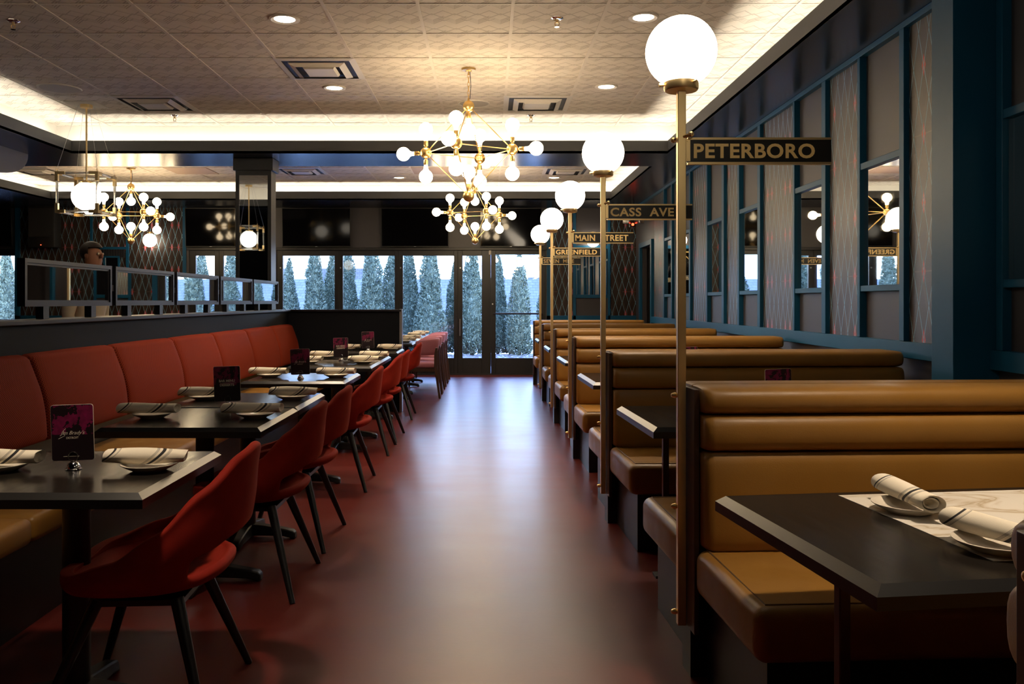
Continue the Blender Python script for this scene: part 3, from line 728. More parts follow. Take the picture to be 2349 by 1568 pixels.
for y, tx, lb in zip(YP, names, plabels): lamp_post(y, tx, lb)

# ------------------------------------------------------------------ booths
def cushion(x0, x1, z0, z1, y0, y1, bulge=.03, end=.02, ex=.55):
    """upholstered pad: front face at y0 (towards -y) bulges; profile swept along x with rounded ends"""
    b = B(); prof = []; K = 10; g_ = .004
    zc, hz_ = (z0 + z1) / 2, (z1 - z0) / 2 - g_
    r = min(.045, hz_)
    prof.append((y1, zc - hz_))
    for k in range(K + 1):
        a = -PI / 2 + PI * k / K
        sgn = math.copysign(1, math.sin(a)) if abs(math.sin(a)) > 1e-9 else 0
        zz = zc + hz_ * (abs(math.sin(a)) ** ex) * sgn
        yy = y0 + bulge * (1 - math.cos(a) ** .5 if math.cos(a) > 0 else 1)
        prof.append((yy, zz))
    prof.append((y1, zc + hz_))
    cols = []; L = x1 - x0
    stations = [(0, 1), (end * .15, .55), (end * .5, .2), (end, .0), (.12, -.05), (L * .5, -.08), (L - .12, -.05), (L - end, 0), (L - end * .5, .2), (L - end * .15, .55), (L, 1)]
    for (s0, sh) in stations:
        cy = y1; row = []
        for (yy, zz) in prof:
            row.append(b.bm.verts.new((x0 + s0, yy + (cy - yy) * .0 + sh * min(bulge * .8, .025) * (1 if yy < y1 - .001 else 0), zc + (zz - zc) * (1 - max(sh, 0) * .10))))
        cols.append(row)
    for A, C in zip(cols, cols[1:]):
        for k in range(len(A) - 1): b.bm.faces.new((A[k], A[k + 1], C[k + 1], C[k]))
        b.bm.faces.new((A[-1], A[0], C[0], C[-1]))
    b.bm.faces.new(cols[0]); b.bm.faces.new(cols[-1][::-1])
    return b
BL = 1.72
def booth(y, rz, label, sides=(-1, 1)):
    t = thing('booth_bench', label, 'booth seat', (PX + .017, y, 0), rz, 'ochre vinyl booth benches')
    ext = .10 if len(sides) == 2 else .03
    y0 = -.10 if -1 in sides else -.02; y1 = .10 if 1 in sides else .02
    B().box(0, .018, min(y0, -.02), max(y1, .02), .165, 1.0).obj('end_panel', M_walnut, t, bev=.002)
    B().box(.018, BL, -.03, .03, .05, .985).obj('divider', M_black, t)
    B().box(.002, .06, -.05, .05, 0, .17).obj('end_plinth', M_black, t)
    for s_ in sides:
        a0, a1 = (-.165, -.03)
        def put(b, nm, m=M_vinyl, **kw):
            if s_ > 0: bmesh.ops.scale(b.bm, vec=(1, -1, 1), verts=b.bm.verts)
            return b.obj(nm, m, t, **kw)
        put(cushion(.022, BL, .915, 1.014, -.168, -.005, .085, .03, .85), 'back_roll')
        put(cushion(.022, BL, .793, .922, -.178, -.025, .07, .03, .75), 'back_roll')
        put(cushion(.022, BL, .455, .800, -.172, -.025, .045, .03, .5), 'back_pad')
        se = B().box(.0, BL, -.69, -.10, .305, .462)
        # slightly crowned seat
        put(se.bevel(.038, 5), 'seat', sharp=60)
        pp = B(); e = .026
        pp.tube([(.037, -.12, .4620), (.037, -.652, .4620), (BL - .02, -.652, .4620)], .0035, 6)
        put(pp, 'piping', M_vseam)
        put(B().box(.055, BL, -.62, -.04, 0, .306), 'plinth', M_black)
    return t
bl = ['near ochre booth bench cut off by the right edge of the frame', 'ochre booth bench behind the PETERBORO lamp post, with a marble table before it', 'ochre booth bench at the CASS AVE lamp post',
      'ochre booth bench at the MAIN STREET lamp post', 'ochre booth bench at the GREENFIELD lamp post', 'ochre booth bench at the SEVEN MILE lamp post']
for y, r, lb in zip(YP, ROT, bl): booth(y, r, lb)
booth(13.45, 0, 'single ochre booth bench at the far end of the row', (-1,))

def booth_table(y, rz, label, w_=.79, marble=True):
    t = thing('booth_table', label, 'table', (.683, y, 0), rz, 'black booth tables')
    h = w_ / 2; L = 1.68
    top = B(); ch = .022
    # top slab with a chamfered rim
    P = [(0, -h), (L, -h), (L, h), (0, h)]
    top.box(ch, L, -h + ch, h - ch, .738, .76)
    top.obj('tabletop', M_topB, t)
    rim = B()
    lo, mid, hi = .715, .738, .76
    rings = [[(x, y_, lo) for x, y_ in P], [(x, y_, mid + .004) for x, y_ in P], [(ch, -h + ch, hi + .0003), (L, -h + ch, hi + .0003), (L, h - ch, hi + .0003), (ch, h - ch, hi + .0003)]]
    V = [[rim.bm.verts.new(p) for p in r_] for r_ in rings]
    for A, C in zip(V, V[1:]):
        for k in range(4): rim.bm.faces.new((A[k], A[(k + 1) % 4], C[(k + 1) % 4], C[k]))
    rim.bm.faces.new(V[0][::-1])
    rim.obj('edge_band', M_edge, t)
    if marble: B().box(.335, L - .02, -h + .125, h - .055, .758, .7612).obj('marble_inlay', M_marble, t)
    B().box(.140, .168, -.014, .014, .012, .715).obj('post', M_post, t, bev=.003)
    B().box(.10, .60, -.035, .035, 0, .012).obj('foot', M_base, t)
    B().box(1.4, 1.5, -.1, .1, .0, .715).obj('wall_support', M_base, t)
    return t
tl = ['black booth table with marble inlay in front of the PETERBORO bench', 'black booth table between the PETERBORO and CASS AVE benches', 'black booth table between the CASS AVE and MAIN STREET benches',
      'black booth table between the MAIN STREET and GREENFIELD benches', 'black booth table between the GREENFIELD and SEVEN MILE benches', 'black booth table before the farthest bench']
TY = [2.01, 4.055, 6.10, 8.15, 10.22, 12.3]
TR = [.125, .05, .03, .02, .01, 0]
for y, r, lb in zip(TY, TR, tl): booth_table(y, r, lb)

# ------------------------------------------------------------------ left side: partition, banquette, framed mirrors
struct('wall_partition', B().box(-2.50, -2.362, .6, 10.20, 0, 1.18), M_darkwall)
struct('wall_partition_end', B().box(-2.362, -1.05, 10.12, 10.20, 0, 1.18), M_darkwall)
struct('trim_%d' % wp, B().box(-2.53, -2.33, .6, 10.23, 1.18, 1.205).box(-2.33, -1.03, 10.09, 10.23, 1.18, 1.205), M_frame, bev=.004); wp += 1
tag(B().box(-1.05, -1.02, 10.10, 10.22, 0, 1.21).obj('end_post', M_steel), 'slim steel post capping the end of the black partition', 'post')
bq = thing('banquette', 'long banquette with red woven back panels along the dark partition', 'banquette', (-2.36, 0, 0))
edges = [1.4, 2.35, 3.33, 4.32, 5.29, 6.28, 7.2, 8.16, 9.15, 10.08]
for a, c in zip(edges, edges[1:]):
    b = B(); prof = []; K = 12
    z0, z1 = .62, 1.035
    for k in range(K + 1):
        q = k / K
        prof.append((.155 - .085 * q + .022 * math.sin(PI * q), z0 + (z1 - .035 - z0) * q))
    for k in range(1, 6):
        an = PI / 2 * k / 5; prof.append((.07 - .065 * (1 - math.cos(an)) , z1 - .035 + .035 * math.sin(an)))
    prof += [(.0, z1 - .01), (.0, z0 - .015), (.11, z0 - .025), (.145, z0 - .015)]
    st = [(a + .002, .03), (a + .010, .012), (a + .03, .004), (a + .10, 0), ((a + c) / 2, -.004), (c - .10, 0), (c - .03, .004), (c - .010, .012), (c - .002, .03)]
    rows = [[b.bm.verts.new((max(x - dd if x > .02 else x, 0), yy, z - (dd * .5 if z > .9 else 0))) for x, z in prof] for yy, dd in st]
    for A, C in zip(rows, rows[1:]):
        for k in range(len(A)): b.bm.faces.new((A[k], A[(k + 1) % len(A)], C[(k + 1) % len(A)], C[k]))
    b.bm.faces.new(rows[0]); b.bm.faces.new(rows[-1][::-1])
    b.obj('back_panel', M_redback, bq, sharp=60)
B().box(.0, .03, 1.4, 10.1, .44, .64).obj('dark_gap_strip', M_black, bq)  # black strip standing in for the dark gap below the back panels
for a, c in zip(edges[::2], edges[2::2] + [10.08]):
    if c - a > .2: B().box(.03, .60, a + .004, c - .004, .36, .465).bevel(.03, 4).obj('seat', M_vinyl, bq, sharp=60)
B().box(.0, .52, 1.42, 10.06, 0, .362).obj('plinth', M_black, bq)

mlab = ['framed ledge mirror on the partition, nearest of the five', 'framed ledge mirror on the partition, second from the camera', 'framed ledge mirror on the partition, middle of the five', 'framed ledge mirror on the partition, fourth from the camera', 'framed ledge mirror on the partition, farthest, by the column']
for i, lb in enumerate(mlab):
    y0 = 4.44 + 1.082 * i; y1 = y0 + 1.025
    t = thing('framed_mirror', lb, 'mirror', (-2.42, (y0 + y1) / 2, 1.205), group='framed mirrors on the partition ledge')
    h = (y1 - y0) / 2; zb, zt = .068, .32
    f = B()
    for (d, o0, o1) in ((.022, 0, .022), (.014, .018, .034)):
        f.box(-.02, d, -h + o0, -h + o1, zb + o0, zt - o0); f.box(-.02, d, h - o1, h - o0, zb + o0, zt - o0)
        f.box(-.02, d, -h + o1, h - o1, zb + o0, zb + o1); f.box(-.02, d, -h + o1, h - o1, zt - o1, zt - o0)
    f.obj('frame', M_frame, t)
    B().box(-.012, .004, -h + .03, h - .03, zb + .03, zt - .03).obj('mirror_glass', M_mirror, t)
    B().box(-.024, -.012, -h + .01, h - .01, zb + .01, zt - .01).obj('backing', M_black, t)
    for q in (-.28, .28): B().box(-.03, .012, q - .03, q + .03, 0, zb + .01).obj('support', M_black, t)
    if i < 4: B().box(-.02, .01, h - .001, h + .058, .16, .20).obj('link_plate', M_frame, t)

# ------------------------------------------------------------------ square dining tables on the left
def table_proto(loc, label):
    t = thing('dining_table', label, 'table', loc, 0, 'square black dining tables')
    h = .355; ch = .02
    B().box(-h + ch, h - ch, -h + ch, h - ch, .738, .76).obj('tabletop', M_top, t)
    rim = B(); P = [(-h, -h), (h, -h), (h, h), (-h, h)]; q = (h - ch) / h
    V = [[rim.bm.verts.new((x, y, .718)) for x, y in P], [rim.bm.verts.new((x, y, .744)) for x, y in P], [rim.bm.verts.new((x * q, y * q, .7603)) for x, y in P]]
    for A, C in zip(V, V[1:]):
        for k in range(4): rim.bm.faces.new((A[k], A[(k + 1) % 4], C[(k + 1) % 4], C[k]))
    rim.bm.faces.new(V[0][::-1]); rim.obj('edge_band', M_edge, t)
    B().cyl((0, 0, .04), (0, 0, .70), .042, seg=20).obj('pedestal', M_base, t)
    B().box(-.2, .2, -.2, .2, .70, .718).obj('top_plate', M_base, t)
    for k in range(4):
        a = PI / 2 * k; d = Vector((math.cos(a), math.sin(a), 0)); n_ = Vector((-d.y, d.x, 0))
        b = B(); sec = []
        for (r_, z0, z1, w_) in ((.0, .02, .085, .04), (.08, .02, .075, .036), (.20, .016, .055, .033), (.25, .006, .045, .032), (.265, .0, .03, .028)):
            sec.append([b.bm.verts.new(d * r_ + n_ * s1 * w_ + Vector((0, 0, z))) for s1, z in ((-1, z0), (1, z0), (.8, z1), (-.8, z1))])
        for A, C in zip(sec, sec[1:]):
            for j in range(4): b.bm.faces.new((A[j], A[(j + 1) % 4], C[(j + 1) % 4], C[j]))
        b.bm.faces.new(sec[0]); b.bm.faces.new(sec[-1][::-1])
        ft_ = b.obj('foot', M_base, t, bev=.006)
        B().cyl(d * .25, d * .25 + Vector((0, 0, .012)), .016, seg=10).obj('glide', M_base, ft_)
    return t
TX = -1.325
tys = [2.76, 4.01, 4.725, 6.14, 7.455, 8.17, 9.50]
tn = ['nearest banquette table', 'second banquette table from the camera', 'third banquette table from the camera', 'fourth banquette table from the camera', 'fifth banquette table from the camera', 'sixth banquette table from the camera', 'last banquette table, by the partition end']
t0 = table_proto((TX, tys[0], 0), 'square black dining table, ' + tn[0])
for y, nm in zip(tys[1:], tn[1:]): dup(t0, (TX, y, 0), None, 'square black dining table, ' + nm)
for y, lb in ((11.32, 'square black dining table just past the end of the black partition'), (12.03, 'square black dining table second past the partition end'), (13.10, 'square black dining table third past the partition end'), (13.81, 'square black dining table by the glass doors')):
    dup(t0, (TX, y, 0), None, lb)

# ------------------------------------------------------------------ red velvet shell chair
def interp(x, tb):
    for (a, va), (b_, vb) in zip(tb, tb[1:]):
        if x <= b_:
            q = (x - a) / (b_ - a); q = q * q * (3 - 2 * q); return va + (vb - va) * q
    return tb[-1][1]
def shell_chair(loc, rz, label):
    t = thing('shell_chair', label, 'chair', loc, rz, 'red velvet chairs along the aisle')
    NT = 48; lev = [0, .22, .42, .50]; sl = [.02, .085, .20, .335, .40, .50, .64, .78, .90, 1.0]
    Ht = [(0, .845), (24, .825), (48, .735), (72, .61), (98, .53), (130, .485), (180, .468)]
    b = B(); zb = .44
    c0 = b.bm.verts.new((0, 0, zb - .042)); rows = []; info = []
    def rad(th):
        cx, sy = math.cos(th), math.sin(th)
        rx = .235 if cx > 0 else .215
        e = 2.5 if cx > 0 else 3.2
        return 1. / ((abs(cx) / rx) ** e + (abs(sy) / .262) ** e) ** (1 / e)
    for f in lev[1:]:
        rows.append([b.bm.verts.new((math.cos(th) * rad(th) * f / .56, math.sin(th) * rad(th) * f / .56, zb - .042 * (1 - (f * 2) ** 2))) for th in [2 * PI * k / NT for k in range(NT)]])
    for q in sl:
        row = []
        for k in range(NT):
            th = 2 * PI * k / NT; d = abs(math.degrees(math.atan2(math.sin(th), math.cos(th))))
            H_ = interp(d, Ht); z = zb + (H_ - zb) * q
            lean = (z - zb) * (.13 + .10 * max(math.cos(th), 0)) + .02 * math.sin(PI * min(q * 1.2, 1)) * (1 if d < 110 else .4)
            r_ = rad(th) * (.965 + .035 * min(q * 6, 1)) + lean * (1 if d < 120 else .25)
            if d > 120: r_ += .006
            x, y = math.cos(th) * r_, math.sin(th) * r_
            # the upper back narrows a little towards the crown
            y *= 1 - .16 * max(0, (z - .60) / .25)
            row.append(b.bm.verts.new((x, y, z)))
        rows.append(row)
    for k in range(NT): b.bm.faces.new((c0, rows[0][k], rows[0][(k + 1) % NT]))
    for i, (A, C) in enumerate(zip(rows, rows[1:])):
        for k in range(NT):
            th = 2 * PI * (k + .5) / NT; d = abs(math.degrees(math.atan2(math.sin(th), math.cos(th))))
            li = i - len(lev) + 2                          # index into sl of upper row
            if d < 50 and li in (2, 3): continue      # opening at the foot of the back
            b.bm.faces.new((A[k], A[(k + 1) % NT], C[(k + 1) % NT], C[k]))
    bmesh.ops.recalc_face_normals(b.bm, faces=b.bm.faces)
    o = b.obj('seat_shell', M_velvet, t, sharp=180)
    so = o.modifiers.new('thick', 'SOLIDIFY'); so.thickness = .036; so.offset = 0.
    q = o.modifiers.new('sub', 'SUBSURF'); q.levels = 1; q.render_levels = 2
    for sx, sy in ((1, 1), (1, -1), (-1, 1), (-1, -1)):
        a = Vector((sx * .12, sy * .15, .385)); c = Vector((.245, sy * .285, 0)) if sx > 0 else Vector((-.265, sy * .295, 0))
        B().cyl(a, c, .021, .012, seg=12).obj('leg', M_legblk, t)
    B().box(-.14, .14, -.16, .16, .366, .384).obj('under_frame', M_legblk, t)
    return t
CX = -1.09
sl = ['red velvet shell chair nearest the camera, at the ' + tn[0]] + ['red velvet shell chair at the ' + q for q in tn[1:]]
ch0 = shell_chair((CX, 2.79, 0), .06, sl[0])
for y, lb, r in zip((3.98, 4.72, 6.12, 7.50, 8.20, 9.68), sl[1:], (.0, -.02, .03, 0., -.03, .02)): dup(ch0, (CX, y, 0), r, lb)

# mauve chairs past the partition
def mauve_chair(loc, rz, label):
    t = thing('side_chair', label, 'chair', loc, rz, 'mauve chairs by the glass doors')
    B().box(-.24, .24, -.24, .24, .405, .475).bevel(.03, 4).obj('seat', M_mauve, t, sharp=60)
    b = B(); rows = []
    for k in range(13):
        a = -1.45 + 2.9 * k / 12; y = .262 * math.copysign(abs(math.sin(a)) ** .85, a); x = .235 - .34 * (1 - math.cos(a)) ** 1.3
        nx, ny = math.cos(a), math.sin(a)
        edge = .035 * (abs(k - 6) / 6) ** 4
        pr = [(-.018, .57 + edge * .4), (.018, .57 + edge * .4), (.03, .66), (.035, .78 - edge), (.02, .80 - edge), (-.008, .80 - edge), (-.02, .74 - edge), (-.026, .65)]
        rows.append([b.bm.verts.new((x + o_ * nx + (z - .57) * .16 * nx, y + o_ * ny, z)) for o_, z in pr])
    for A, C in zip(rows, rows[1:]):
        for k in range(8): b.bm.faces.new((A[k], A[(k + 1) % 8], C[(k + 1) % 8], C[k]))
    b.bm.faces.new(rows[0]); b.bm.faces.new(rows[-1][::-1])
    b.obj('backrest', M_mauve, t, sharp=180, sub=1)
    for sy in (-1, 1):
        b = B(); sec = []
        for x, y, z, w_ in ((.31, sy * .26, 0, .014), (.255, sy * .258, .42, .021), (.255, sy * .265, .58, .019), (.27, sy * .262, .68, .016)):
            sec.append([b.bm.verts.new((x + p * w_, y + q_ * .015, z)) for p, q_ in ((-1, -1), (1, -1), (1, 1), (-1, 1))])
        for A, C in zip(sec, sec[1:]):
            for k in range(4): b.bm.faces.new((A[k], A[(k + 1) % 4], C[(k + 1) % 4], C[k]))
        b.bm.faces.new(sec[0]); b.bm.faces.new(sec[-1][::-1]); b.obj('rear_leg', M_walnut, t, bev=.004)
        B().cyl((-.21, sy * .22, .41), (-.25, sy * .24, 0), .02, .013, seg=10).obj('front_leg', M_walnut, t)
        B().box(-.21, .25, sy * .235 - .012, sy * .235 + .012, .36, .407).obj('side_rail', M_walnut, t)
    B().box(.215, .24, -.24, .24, .36, .407).obj('rear_rail', M_walnut, t)
    return t
m0 = mauve_chair((-.965, 11.75, 0), 0, 'mauve upholstered chair nearest the black partition end')
for y, lb in ((12.42, 'mauve upholstered chair second past the partition end'), (13.35, 'mauve upholstered chair third past the partition end'), (14.1, 'mauve upholstered chair closest to the glass doors')): dup(m0, (-.965, y, 0), None, lb)

# ------------------------------------------------------------------ plates, napkins, menus
def plate(loc, label, group='side plates with napkins'):
    b = B().lathe([(0, .004), (.045, .004), (.05, 0), (.054, .003), (.075, .013), (.0875, .021), (.088, .023), (.085, .0235), (.070, .0165), (.054, .009), (0, .008)], seg=36)
    return tag(b.obj('plate', M_plate, None, loc), label, 'plate', group)
def napkin_mesh(seed):
    rnd = random.Random(seed); b = B(); L = .26; NS, NR = 16, 22; rows = []
    ph = rnd.uniform(0, 6); e0, e1 = rnd.uniform(-.2, .25), rnd.uniform(.0, .3)
    R0 = [];
    for i in range(NS + 1):
        u = i / NS; x = -L / 2 + L * u
        r_ = .0235 + .004 * math.sin(PI * u) + .0022 * math.sin(ph + 5 * u) + (.003 * (1 - u / .2) * e0 if u < .2 else 0) + (.006 * ((u - .8) / .2) * e1 if u > .8 else 0)
        row = []
        for k in range(NR):
            a = 2 * PI * k / NR
            ry = r_ * 1.18; rz = r_ * .88
            fold = 1 + .05 * math.exp(-((a - (1.2 + 1.5 * u)) / .25) ** 2) + .02 * math.sin(3 * a + ph + 4 * u)
            row.append(b.bm.verts.new((x + .010 * math.sin(a + ph) * (abs(u - .5) * 2) ** 6, math.cos(a) * ry * fold, math.sin(a) * rz * fold)))
        rows.append(row); R0.append(r_)
    for A, C in zip(rows, rows[1:]):
        for k in range(NR): b.bm.faces.new((A[k], A[(k + 1) % NR], C[(k + 1) % NR], C[k]))
    for row, sgn in ((rows[0], 1), (rows[-1], -1)):                  # rolled, hollow ends
        cx = sum(v_.co.x for v_ in row) / NR; prev = row
        for (q, dx) in ((.82, .0), (.72, .022), (.62, .006), (.50, .008), (.40, .03), (.0, .032)):
            if q == 0:
                c_ = b.bm.verts.new((cx + sgn * dx, 0, 0))
                for k in range(NR): b.bm.faces.new((prev[k], prev[(k + 1) % NR], c_))
            else:
                cur = [b.bm.verts.new((v_.co.x * .3 + cx * .7 + sgn * dx, v_.co.y * q, v_.co.z * q)) for v_ in row]
                for k in range(NR): b.bm.faces.new((prev[k], prev[(k + 1) % NR], cur[(k + 1) % NR], cur[k]))
                prev = cur
    o = b.obj('napkin_roll', M_napkin, None, sharp=70); me = o.data; bpy.data.objects.remove(o); return me
NAP = [napkin_mesh(s) for s in (1, 2, 3, 4)]
cnt = 0
def napkin(loc, rz, label, ry=0., group='rolled striped napkins'):
    global cnt
    o = bpy.data.objects.new('napkin_roll', NAP[cnt % 4]); cnt += 1; COL.objects.link(o)
    o.location = loc; o.rotation_euler = (0, ry, rz); return tag(o, label, 'napkin', group)
def setting(x, y, rz, where, zt=.7605):
    plate((x, y, zt), 'small cream plate ' + where)
    napkin((x + random.uniform(-.015, .01), y + random.uniform(-.01, .01), zt + .0235 + .0225), rz, 'rolled striped napkin ' + where)
for i, (y, nm) in enumerate(zip(tys, tn)):
    setting(-1.56, y - .01 + random.uniform(-.02, .02), random.uniform(-.08, .08), 'on the bench side of the ' + nm)
    setting(-1.085, y - .02 + random.uniform(-.02, .03), random.uniform(-.08, .08), 'on the aisle side of the ' + nm)
for y, nm in ((11.32, 'first table past the partition end'), (12.03, 'second table past the partition end'), (13.10, 'third table past the partition end'), (13.81, 'table by the glass doors')):
    setting(-1.10, y, random.uniform(-.08, .08), 'on the ' + nm)
ca, sa = math.cos(TR[0]), math.sin(TR[0])
plate((1.075, 2.20, .7615), 'small cream plate at the far side of the marble inlay'); napkin((1.078, 2.215, .808), math.radians(-90), 'rolled striped napkin at the far side of the marble inlay')
plate((1.10, 1.86, .7615), 'small cream plate at the near side of the marble inlay'); napkin((1.105, 1.845, .808), math.radians(-70), 'rolled striped napkin at the near side of the marble inlay')

def menu_stand(x, y, rz, label, zt=.7605):
    t = thing('menu_stand', label, 'menu stand', (x, y, zt), rz, 'chrome menu stands')
    B().lathe([(0, 0), (.024, 0), (.026, .002), (.021, .005), (.020, .012), (.015, .021), (.006, .026), (0, .027)], seg=24).obj('base', M_chrome, t)
    for q in (-.0035, .0035):
        B().tube([(.0155 * math.cos(2 * PI * k / 18), q, .041 + .0155 * math.sin(2 * PI * k / 18)) for k in range(18)], .0014, 6, True).obj('ring', M_chrome, t)
def menu_card(x, y, z, rz, kind, label, tilt=-.03):
    t = thing('menu_card', label, 'menu', (x, y, z), rz, 'printed menu cards'); t.rotation_euler = (0, tilt, rz)
    w_, h_, r_ = .066, .178, .008
    poly = []
    for (cx, cz, a0) in ((w_ - r_, r_, -90), (w_ - r_, h_ - r_, 0), (-w_ + r_, h_ - r_, 90), (-w_ + r_, r_, 180)):
        for k in range(4):
            a = math.radians(a0 + 30 * k); poly.append((cx + r_ * math.cos(a), cz + r_ * math.sin(a)))
    B().extrude_poly(poly, 'y', -.0022, .0022).obj('card', M_menuA if kind == 'A' else M_menuB, t)
    B().extrude_poly([(p[0] * 1.012, (p[1] - h_ / 2) * 1.01 + h_ / 2) for p in poly], 'y', -.0012, .0012).obj('border', M_paper, t)
    b = B()
    def put(txt, size, zz, wid, sh=0., off=0.):
        me = text_mesh(txt, size, .0002, off, sh); xs = [v_.co.x for v_ in me.vertices]; q = wid / (max(xs) - min(xs)); m_ = (max(xs) + min(xs)) / 2
        for sd in (0, PI):
            b.add_mesh(me, Matrix.Rotation(sd, 4, 'Z') @ Matrix.Translation((-m_ * q, -.0026, zz)) @ UP @ Matrix.Scale(q, 4))
        bpy.data.meshes.remove(me)
    if kind == 'A':
        put("Jim Brady's", .022, .088, .078, .42, 0); put('DETROIT', .008, .072, .038, 0, 0)
        for sd in (-1, 1): b.tube([(-.044, sd * .0024, .070), (-.036, sd * .0024, .074), (-.024, sd * .0024, .079), (-.028, sd * .0024, .096), (-.020, sd * .0024, .103)], .0007, 5)
        b.box(-.03, .02, -.0026, -.0022, .0125, .0135)
    else:
        put('BAR MENU', .016, .104, .080, 0, .0005); put('DESSERTS', .016, .083, .072, 0, .0005); b.box(-.034, .044, -.0026, -.0022, .0935, .0945)
    b.obj('lettering', M_paper, t)
def menu(x, y, rz, kind, where, zt=.7605):
    menu_stand(x, y, rz, 'chrome ring stand holding a menu on the ' + where, zt)
    lk = 'script logo menu card' if kind == 'A' else 'BAR MENU DESSERTS card'
    menu_card(x, y, zt + .0295, rz, kind, 'black and magenta %s on the %s' % (lk, where))
menu(-1.335, 2.76, .06, 'A', tn[0]); menu(-1.335, 4.39, .06, 'B', tn[2]); menu(-1.315, 6.0, .05, 'A', tn[3]); menu(-1.345, 7.82, .05, 'B', tn[4] + ' seam'); menu(-1.32, 9.40, .05, 'A', tn[6])
menu(1.42, 4.20, .1, 'B', 'booth table behind the PETERBORO bench', .7615); menu(1.46, 6.25, .05, 'B', 'booth table behind the CASS AVE bench', .7615); menu(1.49, 8.3, .02, 'B', 'booth table behind the MAIN STREET bench', .7615)

# ------------------------------------------------------------------ person behind the partition
def skin_obj(name, verts, edges_, radii, m, parent=None, root=0, sub=2):
    me = bpy.data.meshes.new(name); me.from_pydata(verts, edges_, []); o = bpy.data.objects.new(name, me); COL.objects.link(o)
    md = o.modifiers.new('skin', 'SKIN'); md.use_smooth_shade = True
    for i, r_ in enumerate(radii):
        d = me.skin_vertices[0].data[i]; d.radius = r_ if isinstance(r_, tuple) else (r_, r_); d.use_root = (i == root)
    q = o.modifiers.new('sub', 'SUBSURF'); q.levels = sub; q.render_levels = sub
    me.materials.append(m)
    if parent: o.parent = parent
    return o
per = thing('person', 'person in a cream shirt with short dark hair, standing behind the mirror ledge facing right', 'person', (-3.78, 8.05, 0), math.radians(-12))
# local frame: facing +x
V, E, Rr = [], [], []
def pt(p, r_, link=None):
    V.append(p); Rr.append(r_); i = len(V) - 1
    if link is not None: E.append((link, i))
    return i
pel = pt((0, 0, .96), (.13, .16)); sp = pt((.01, 0, 1.14), (.11, .145), pel); chs = pt((.03, 0, 1.34), (.115, .17), sp); nk = pt((.055, 0, 1.50), (.06, .075), chs); nk2 = pt((.075, 0, 1.575), .055, nk)
hd1 = pt((.085, 0, 1.645), (.085, .072), nk2); hd2 = pt((.085, 0, 1.735), (.098, .080), hd1); hd3 = pt((.075, 0, 1.81), (.075, .062), hd2)
for sy in (-1, 1):
    h1 = pt((0, sy * .095, .90), .085, pel); kn = pt((.02, sy * .11, .50), .058, h1); an = pt((-.01, sy * .115, .09), .04, kn); toe = pt((.15, sy * .13, .035), .034, an)
    sh = pt((.02, sy * .175, 1.41), .062, chs); el = pt((.0, sy * .235, 1.13), .043, sh); wr_ = pt((.22, sy * .19, 1.06), .029, el); pm = pt((.29, sy * .175, 1.05), (.022, .038), wr_)
    for f_, (dy, ln) in enumerate(((-.03, .075), (-.01, .085), (.01, .08), (.028, .065))):
        k1 = pt((.325, sy * (.175 + dy), 1.05), .010, pm); k2 = pt((.325 + ln * .55, sy * (.175 + dy), 1.04), .009, k1); pt((.325 + ln, sy * (.175 + dy), 1.015), .008, k2)
    th = pt((.27, sy * .135, 1.045), .011, pm); pt((.315, sy * .118, 1.03), .009, th)
body = skin_obj('body', V, E, Rr, M_skin, per)
B().lathe([(0, .0), (.012, .004), (.017, .018), (.010, .045), (0, .05)], (.165, 0, 1.70), Vector((.25, 0, 1)), 10).obj('nose', M_skin, per)
for sy in (-1, 1):
    B().sphere((.158, sy * .032, 1.745), .011, 10, 8).obj('eye', M_paper, per)
    B().sphere((.07, sy * .082, 1.725), .03, 12, 8, (.7, .3, 1.1)).obj('ear', M_skin, per)
hb = B().sphere((.062, 0, 1.765), .108, 24, 16, (1.02, .86, .92))
for v_ in list(hb.bm.verts):
    if v_.co.x > .115 and v_.co.z < 1.80 or v_.co.z < 1.68: hb.bm.verts.remove(v_)
hb.obj('hair', M_hair, per)
V2 = [(-.0, 0, .93), (.0, 0, 1.05), (.02, 0, 1.22), (.035, 0, 1.36), (.05, 0, 1.47)]; R2 = [(.155, .19), (.145, .18), (.145, .185), (.14, .205), (.085, .11)]
E2 = [(0, 1), (1, 2), (2, 3), (3, 4)]
for sy in (-1, 1):
    k_ = len(V2); V2 += [(.02, sy * .185, 1.42), (.005, sy * .24, 1.24), (.0, sy * .245, 1.13), (.10, sy * .22, 1.09)]; R2 += [.08, .066, .06, .05]; E2 += [(3, k_), (k_, k_ + 1), (k_ + 1, k_ + 2), (k_ + 2, k_ + 3)]
skin_obj('shirt', V2, E2, R2, M_shirt, per)
V3 = [(0, 0, .99), (0, 0, .92)]; R3 = [(.145, .18), (.14, .185)]; E3 = [(0, 1)]
for sy in (-1, 1):
    k_ = len(V3); V3 += [(0, sy * .10, .82), (.02, sy * .11, .5), (-.01, sy * .115, .10)]; R3 += [.10, .075, .062]; E3 += [(1, k_), (k_, k_ + 1), (k_ + 1, k_ + 2)]
skin_obj('trousers', V3, E3, R3, M_trouser, per)

